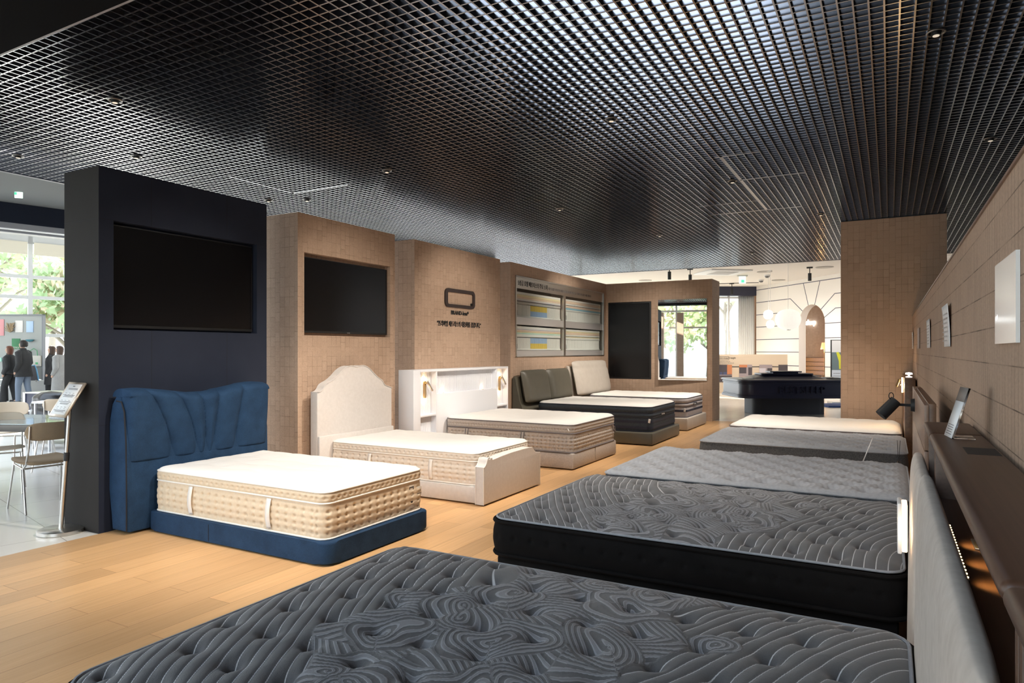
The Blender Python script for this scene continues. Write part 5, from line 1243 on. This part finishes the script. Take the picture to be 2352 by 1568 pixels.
# pictures on the low tan wall
def picture(label, u, cols, zt_=1.0, zb_=.40):
    x = (u-1600)/1557*23.6*1.0; t_ = thing('photo_print', label, 'picture', TL @ Vector((x, -.01, zb_)))
    MB(TL).box((x-.225, -.018, zb_), (x+.225, -.008, zt_)).build('print', cols[0], t_)
    for (a, b, c, d, m_) in cols[1]: MB(TL).box((x-.225+.45*a, -.020, zb_+(zt_-zb_)*b), (x-.225+.45*c, -.0182, zb_+(zt_-zb_)*d)).build('image_area', m_, t_)
pk = col('pic_dark', .05, .04, .045); po = col('pic_orange', .42, .15, .06); pn = col('pic_navy', .05, .06, .12); pg = col('pic_greige', .26, .21, .21); pb_ = col('pic_beige', .45, .30, .22)
picture('dark bedroom photo with orange lamp glow on the low tan wall, leftmost', 1666.5, (pk, [(.62, .45, 1, 1, po), (.03, .42, .25, .58, pn), (.33, .42, .60, .58, pn), (0, .38, 1, .42, pg), (.1, .20, .95, .24, pb_)]))
picture('bedroom photo with orange ceiling and navy bed on the low tan wall', 1713, (pg, [(0, .85, .62, 1, po), (0, .5, .55, .85, pk), (.7, .4, 1, .85, pk), (0, .0, 1, .30, pb_), (.1, .0, .85, .15, pn)]))
picture('pale curtained bedroom photo on the low tan wall', 1759.5, (pg, [(0, .4, .5, .8, mat('pic_curtain', (.42, .38, .40), .6)), (.62, .35, 1, .8, pk), (0, 0, 1, .22, pb_)]))
picture('nearly black photo on the low tan wall, rightmost', 1804, (pk, [(.3, .5, .7, .55, col('pic_line', .09, .05, .04))]))
ws = thing('wall_lettering', 'small dark lettering with framed word on the low tan wall', 'lettering', TL @ Vector((.9, -.01, 1.1)))
def tlp(u): return (u-1600)/1557*23.6
fit('lettering', 'best sleep', tm(TL @ Vector((tlp(1652), -.006, 1.20)), RT), .30, .06, M['ink'], ws, .001)
fit('lettering', 'x', tm(TL @ Vector((tlp(1669.5), -.006, 1.21)), RT), .03, .03, M['ink'], ws, .001)
fit('lettering', '✻ haight', tm(TL @ Vector((tlp(1673), -.006, 1.19)), RT), .26, .085, M['ink'], ws, .001)
g = MB(TL); ring(g, [(tlp(1651)+a, 1.17+b) for a, b in ((0, 0), (.36, 0), (.36, .12), (0, .12))], [(tlp(1651)+a, 1.17+b) for a, b in ((.008, .008), (.352, .008), (.352, .112), (.008, .112))], 1, -.006, -.003); g.build('word_frame', M['ink'], ws)
for k, s_ in enumerate(('베스트슬립이 제안하는 하이엔드 스위트', '호텔의 편안한 매트리스, 베딩, 침구의 경험', '새로운 공간의 시작입니다')): fit('lettering', s_, tm(TL @ Vector((tlp(1651), -.006, 1.10-k*.055)), RT), (.40, .53, .33)[k], .035, M['ink2'], ws, .001)
# niche: wood headboard, bedside lamp, neon word
nb = thing('slatted_headboard', 'lit oak slatted headboard inside the arched niche', 'headboard', TAR @ Vector((1.3, 1.8, 0)))
for k in range(4): MB(TAR).box((-.6, 1.86, .60+.16*k), (3.0, 1.92, .745+.16*k), .004).build('slat', wood_mat('lit_oak', (.50, .26, .10), (.42, .21, .08), axis='X') if k == 0 else bpy.data.materials['lit_oak'], nb)
MB(TAR).box((-.6, 1.92, 0), (3.0, 1.97, 1.24)).build('back_frame', M['walnut'], nb)
bl = thing('bedside_lamp', 'bedside lamp with warm cream shade inside the arched niche', 'lamp', TAR @ Vector((1.62, 1.5, 0)))
pbl = TAR @ Vector((1.86, 1.5, 0))
MB().lathe([(.13, 0), (.08, .24), (.075, .24), (.12, 0)], (pbl.x, pbl.y, 1.54), 24).build('lamp_shade', mat('warm_shade', (.8, .55, .3), .7, emit=(1, .55, .22), es=.9), bl)
MB().cyl((pbl.x, pbl.y, .6), (pbl.x, pbl.y, 1.6), .012).lathe([(0, 0), (.09, 0), (.09, .02), (0, .02)], (pbl.x, pbl.y, .58), 20).build('stand', M['brass'], bl)
bs = thing('bedside_table', 'small bedside table under the lamp in the arched niche', 'table', (pbl.x, pbl.y, 0)); MB().box((pbl.x-.2, pbl.y-.2, 0), (pbl.x+.2, pbl.y+.2, .58), .01).build('body', M['walnut'], bs)
light_point('niche_lamp', (pbl.x-.1, pbl.y-.1, 1.50), 14, (1, .55, .22), .06)
ne = thing('neon_sign', 'glowing white neon lettering inside the arched niche', 'sign', TAR @ Vector((.3, 1.9, 2.45)))
fit('neon_lettering', 'best sleep', tm(TAR @ Vector((-.32, 1.96, 2.40)), TAR.to_3x3() @ Vector((1, 0, 0))), 1.10, .26, emis('neon', (.9, .97, 1), 4), ne, .01, .01)
light_point('neon_glow', tuple(TAR @ Vector((.5, 1.6, 2.5))), 1.5, (.9, .95, 1), .1)
# poster stand between counter and pillar
TPo = camT(px_on(1909, 19.0), 90)
ps = thing('poster_stand', 'framed poster of a figure in a yellow raincoat beside the arch', 'poster', (*px_on(1925, 19)[:2], 0))
MB(TPo).box((0, 0, .62), (.60, .05, 1.80), .004).build('poster_frame', M['ink'], ps)
for (a, b, c, d, m_, nm) in ((.02, 1.45, .58, 1.78, col('poster_cloud', .62, .62, .62), 'poster_sky'), (.02, .95, .58, 1.45, col('poster_sea', .14, .19, .20), 'poster_sea'), (.02, .64, .58, .95, col('poster_pale', .62, .66, .72), 'poster_caption'), (.06, .85, .25, .865, M['ink2'], 'caption_line'), (.06, .78, .35, .79, M['ink2'], 'caption_line'), (.42, .70, .56, .82, col('poster_blue', .1, .3, .6), 'caption_mark')):
    MB(TPo).box((a, -.006, b), (c, -.001, d)).build(nm, m_, ps)
MB(TPo).prism([(.22, .98), (.42, .98), (.44, 1.22), (.52, 1.44), (.47, 1.46), (.37, 1.28), (.30, 1.30), (.20, 1.46), (.14, 1.44), (.21, 1.20)], 1, -.010, -.006).build('yellow_figure', col('yellow_rain', .62, .62, .04), ps)
MB(TPo).cyl((.335, -.006, 1.34), (.335, -.011, 1.34), .045, n=14).build('figure_head', M['ink2'], ps)
MB(TPo).box((.05, .05, 0), (.55, .35, .05)).box((.28, .05, 0), (.32, .09, .7)).build('foot', M['steel'], ps)
# sheer curtain in the far window
P = np.zeros((2, 90, 3))
for j in range(90):
    q = j/89
    for i in range(2): v = TWIN @ Vector((-.62+.60*q, .16+.035*math.sin(q*48), .05+3.5*i)); P[i, j] = v[:]
cu = gridmesh('sheer_curtain', P, leaf_mat('sheer_white', (.9, .89, .87)), None); tag(cu, 'white sheer curtain at the right side of the far window', 'curtain'); md = cu.modifiers.new('s', 'SOLIDIFY'); md.thickness = .004
# ceiling fittings of the far room
def track_head(label, p, tr):
    t_ = thing('track_light', label, 'lamp', (p[0], p[1], 3.9))
    MB().cyl((p[0], p[1], 3.72), (p[0], p[1], 3.5), .048, n=18).build('lamp_head', M['black'], t_); MB().cyl((p[0], p[1], 3.9), (p[0], p[1], 3.72), .012, n=8).box((p[0]-.08, p[1]-.03, 3.86), (p[0]+.08, p[1]+.03, 3.9)).build('stem', M['black'], t_)
    if tr: MB().box((-.9, -.012, 3.875), (.9, .012, 3.9), 0).build('track', M['black'], t_) if False else MB(Matrix.Translation((p[0], p[1], 0)) @ Matrix.Rotation(tr, 4, 'Z')).box((-.9, -.015, 3.875), (.9, .015, 3.9)).build('track', M['ink2'], t_)
track_head('black track spotlight above the tall far mirror, left one', (-5.42, 18.87), 1.47)
track_head('black track spotlight above the far wall end, right one', (-5.10, 19.9), None)
track_head('black track spotlight in front of the navy valance', (-4.9, 24.9), .2)
track_head('black track spotlight between bubble pendant and tiled pillar', (-2.0, 21.2), None)
def disc(label, p, r, name='ceiling_vent', cat='vent'):
    t_ = thing(name, label, cat, (p[0], p[1], 3.9)); MB().cyl((p[0], p[1], 3.9), (p[0], p[1], 3.885), r, n=28).build('grille', mat(name+'_paint', (.42, .38, .34), .7) if name+'_paint' not in bpy.data.materials else bpy.data.materials[name+'_paint'], t_); return t_
disc('round ceiling vent near the exit sign', (-3.32, 21.78), .22); disc('round ceiling vent above the small globes', (-3.3, 24.6), .22); disc('round ceiling vent next to the tiled pillar', (-1.63, 21.43), .24); disc('round ceiling vent above the tall portrait screen', (-7.3, 22.5), .22)
for lb, p in (('left dome camera on the white ceiling near the window', (-3.80, 24.2)), ('right dome camera on the white ceiling near the round vent', (-3.39, 22.76))):
    t_ = thing('dome_camera', lb, 'camera', (p[0], p[1], 3.9)); MB().lathe([(0, -.10), (.05, -.09), (.075, -.05), (.08, 0), (0, 0)], (p[0], p[1], 3.9), 20).build('dome', M['ink2'], t_); MB().cyl((p[0], p[1], 3.9), (p[0], p[1], 3.86), .09, n=20).build('rim', M['paper'], t_)
ac = thing('ceiling_cassette', 'white square ceiling air conditioner above the far wall end', 'air conditioner', (-4.7, 21.5, 3.9))
Tac = Matrix.Translation((-4.45, 21.2, 0)) @ Matrix.Rotation(.65, 4, 'Z')
MB(Tac).box((-.65, -.65, 3.86), (.65, .65, 3.9), .01).build('panel', M['paper'], ac); MB(Tac).box((-.35, -.35, 3.85), (.35, .35, 3.862)).build('grille', LY['g'], ac)
ex = thing('exit_sign', 'green and white hanging exit sign in front of the far window', 'sign', (*px_on(1706, 21.6)[:2], 3.9)); TE = camT(px_on(1706, 21.6), 90)
MB(TE).box((-.10, 0, 3.64), (.10, .05, 3.86), .004).build('sign_box', emis('exit_white', (.75, 1, .85), 1.0), ex); MB(TE).box((-.05, -.004, 3.66), (.05, 0, 3.75)).build('running_figure', emis('exit_green', (.1, .7, .35), 1.0), ex); MB(TE).box((-.16, .0, 3.86), (.16, .06, 3.9)).build('mount', M['steel'], ex)
ex = thing('exit_sign', 'small green exit sign hanging at the left picture edge', 'sign', (*px_on(42, 8.0)[:2], 3.3)); TE = camT(px_on(42, 8.0), 75)
MB(TE).box((-.04, 0, 3.30), (.04, .02, 3.37), .002).build('sign_box', emis('exit_white2', (.8, 1, .88), 1.2), ex); MB(TE).box((-.04, -.003, 3.335), (-.015, 0, 3.365)).build('running_figure', emis('exit_green2', (.1, .7, .35), 1.0), ex)

# ================================================================== DOWNLIGHTS IN THE GRID
DL = [((.24, 4.69), 'nearest the right wall'), ((-1.96, 5.17), 'above the aisle near the centre'), ((.78, 7.28), 'at the far right over the tiled wall'), ((-5.05, 2.98), 'at upper left before the navy wall'),
      ((-6.33, 3.94), 'lit one just above the navy wall'), ((-7.31, 3.38), 'at the far left grid edge'), ((-4.56, 5.52), 'above the cream bed'), ((-6.74, 5.89), 'behind the navy wall, left of a pair'), ((-6.30, 6.10), 'behind the navy wall, right of a pair'),
      ((-3.8, 8.12), 'above the greige divan bed'), ((-1.51, 7.71), 'beside the dark access channel'), ((-.82, 10.17), 'left of the tiled pillar'), ((-3.26, 10.78), 'above the olive leather bed'), ((-2.3, 13.6), 'near the far grid edge')]
ringm = mat('downlight_ring', (.30, .28, .26), .35, .8); lens = emis('downlight_lens', (1, .86, .68), .5)
for (x, y), s_ in DL:
    t_ = thing('downlight', 'small round downlight in the black grid ceiling '+s_, 'lamp', (x, y, ZG-.03))
    g = MB(); g.tube([(x+.046*math.cos(a), y+.046*math.sin(a), ZG-.004) for a in np.linspace(0, 2*PI, 25)[:-1]], .006, 6, closed=True); g.build('trim_ring', ringm, t_)
    MB().cyl((x, y, ZG+.03), (x, y, ZG-.022), .030, .026, n=16).build('lamp_head', M['black'], t_)
    MB().cyl((x, y, ZG-.0225), (x, y, ZG-.025), .018, n=12).build('lens', lens, t_)
# the beams: warm-white spots aimed at the goods and walls
BM = [((-2.9, 3.6), (-4.6, 4.0, .5), 190), ((-2.7, 2.6), (-4.2, 4.0, .4), 120), ((-2.9, 5.9), (-4.6, 6.1, .5), 190), ((-2.9, 8.2), (-4.6, 8.5, .5), 190), ((-2.7, 10.6), (-4.6, 11.1, .5), 190), ((-2.7, 12.8), (-4.6, 13.3, .5), 190),
      ((-3.6, 5.5), (-5.65, 6.1, 1.3), 70), ((-3.6, 8.0), (-5.65, 8.5, 1.5), 80), ((-3.6, 12.2), (-5.65, 12.3, 1.6), 110), ((-3.9, 12.4), (-4.5, 14.57, 1.2), 80), ((-3.6, 3.9), (-5.65, 4.0, 1.0), 40),
      ((-2.2, 1.9), (-1.2, 1.8, .5), 60), ((-2.6, 4.0), (-1.2, 4.0, .5), 80), ((-1.3, 5.6), (-1.0, 5.7, .5), 90), ((-1.3, 8.1), (-1.0, 8.1, .5), 90), ((-1.3, 9.6), (-.9, 9.9, .5), 130), ((-2.5, 7.0), (-2.5, 7.0, 0), 110), ((-2.6, 9.5), (-2.6, 9.5, 0), 110), ((-2.6, 12.5), (-2.4, 12.7, 0), 130), ((-3.0, 5.2), (-2.7, 5.2, 0), 90), ((-3.3, 2.5), (-3.4, 2.3, 0), 90)]
for (x, y), tg, pw in BM: light_spot('downlight_beam', (x, y, ZG-.03), tg, pw*1.5, 75, (1, .90, .78), .8, .03)
for (p, tg, pw) in (((-5.42, 18.8, 3.45), (-4.6, 20.5, 0), 300), ((-2.0, 20.5, 3.45), (-2.6, 23, 1.5), 400), ((-4.5, 23, 3.45), (-4.5, 24.5, 1.0), 250), ((-1, 19, 3.6), (-1.2, 21.5, 2.0), 400)): light_spot('track_beam', p, tg, pw, 80, (1, .92, .84), .8, .04)

# group phrases for the repeated things
GR = {'downlight': 'downlights in the black grid ceiling', 'mattress_sample': 'cut-open mattresses in the wall showcase', 'paper_sheet': 'paper sheets on the right tiled wall', 'pendant_lamp': 'round pendant lamps over the far room', 'track_light': 'black track spotlights on the white ceiling', 'tree': 'trees outside the windows', 'person': 'people walking past the craft stall', 'photo_print': 'bedroom photos on the low tan wall', 'ceiling_vent': 'round vents in the white ceiling', 'dome_camera': 'dome cameras on the white ceiling', 'greeting_card': 'cards on the pegboard', 'small_bottle': 'small goods on the pegboard', 'television': 'black wall screens', 'mattress': 'display mattresses', 'bed': 'display beds', 'reading_lamp': 'brass reading lamps of the white headboard', 'niche_light': 'niche ledge lights', 'bedside_shelf_unit': 'brown shelf units along the right wall'}
for o in COL.objects:
    if o.parent is None and 'label' in o.keys() and o.name.split('.')[0] in GR: o['group'] = GR[o.name.split('.')[0]]
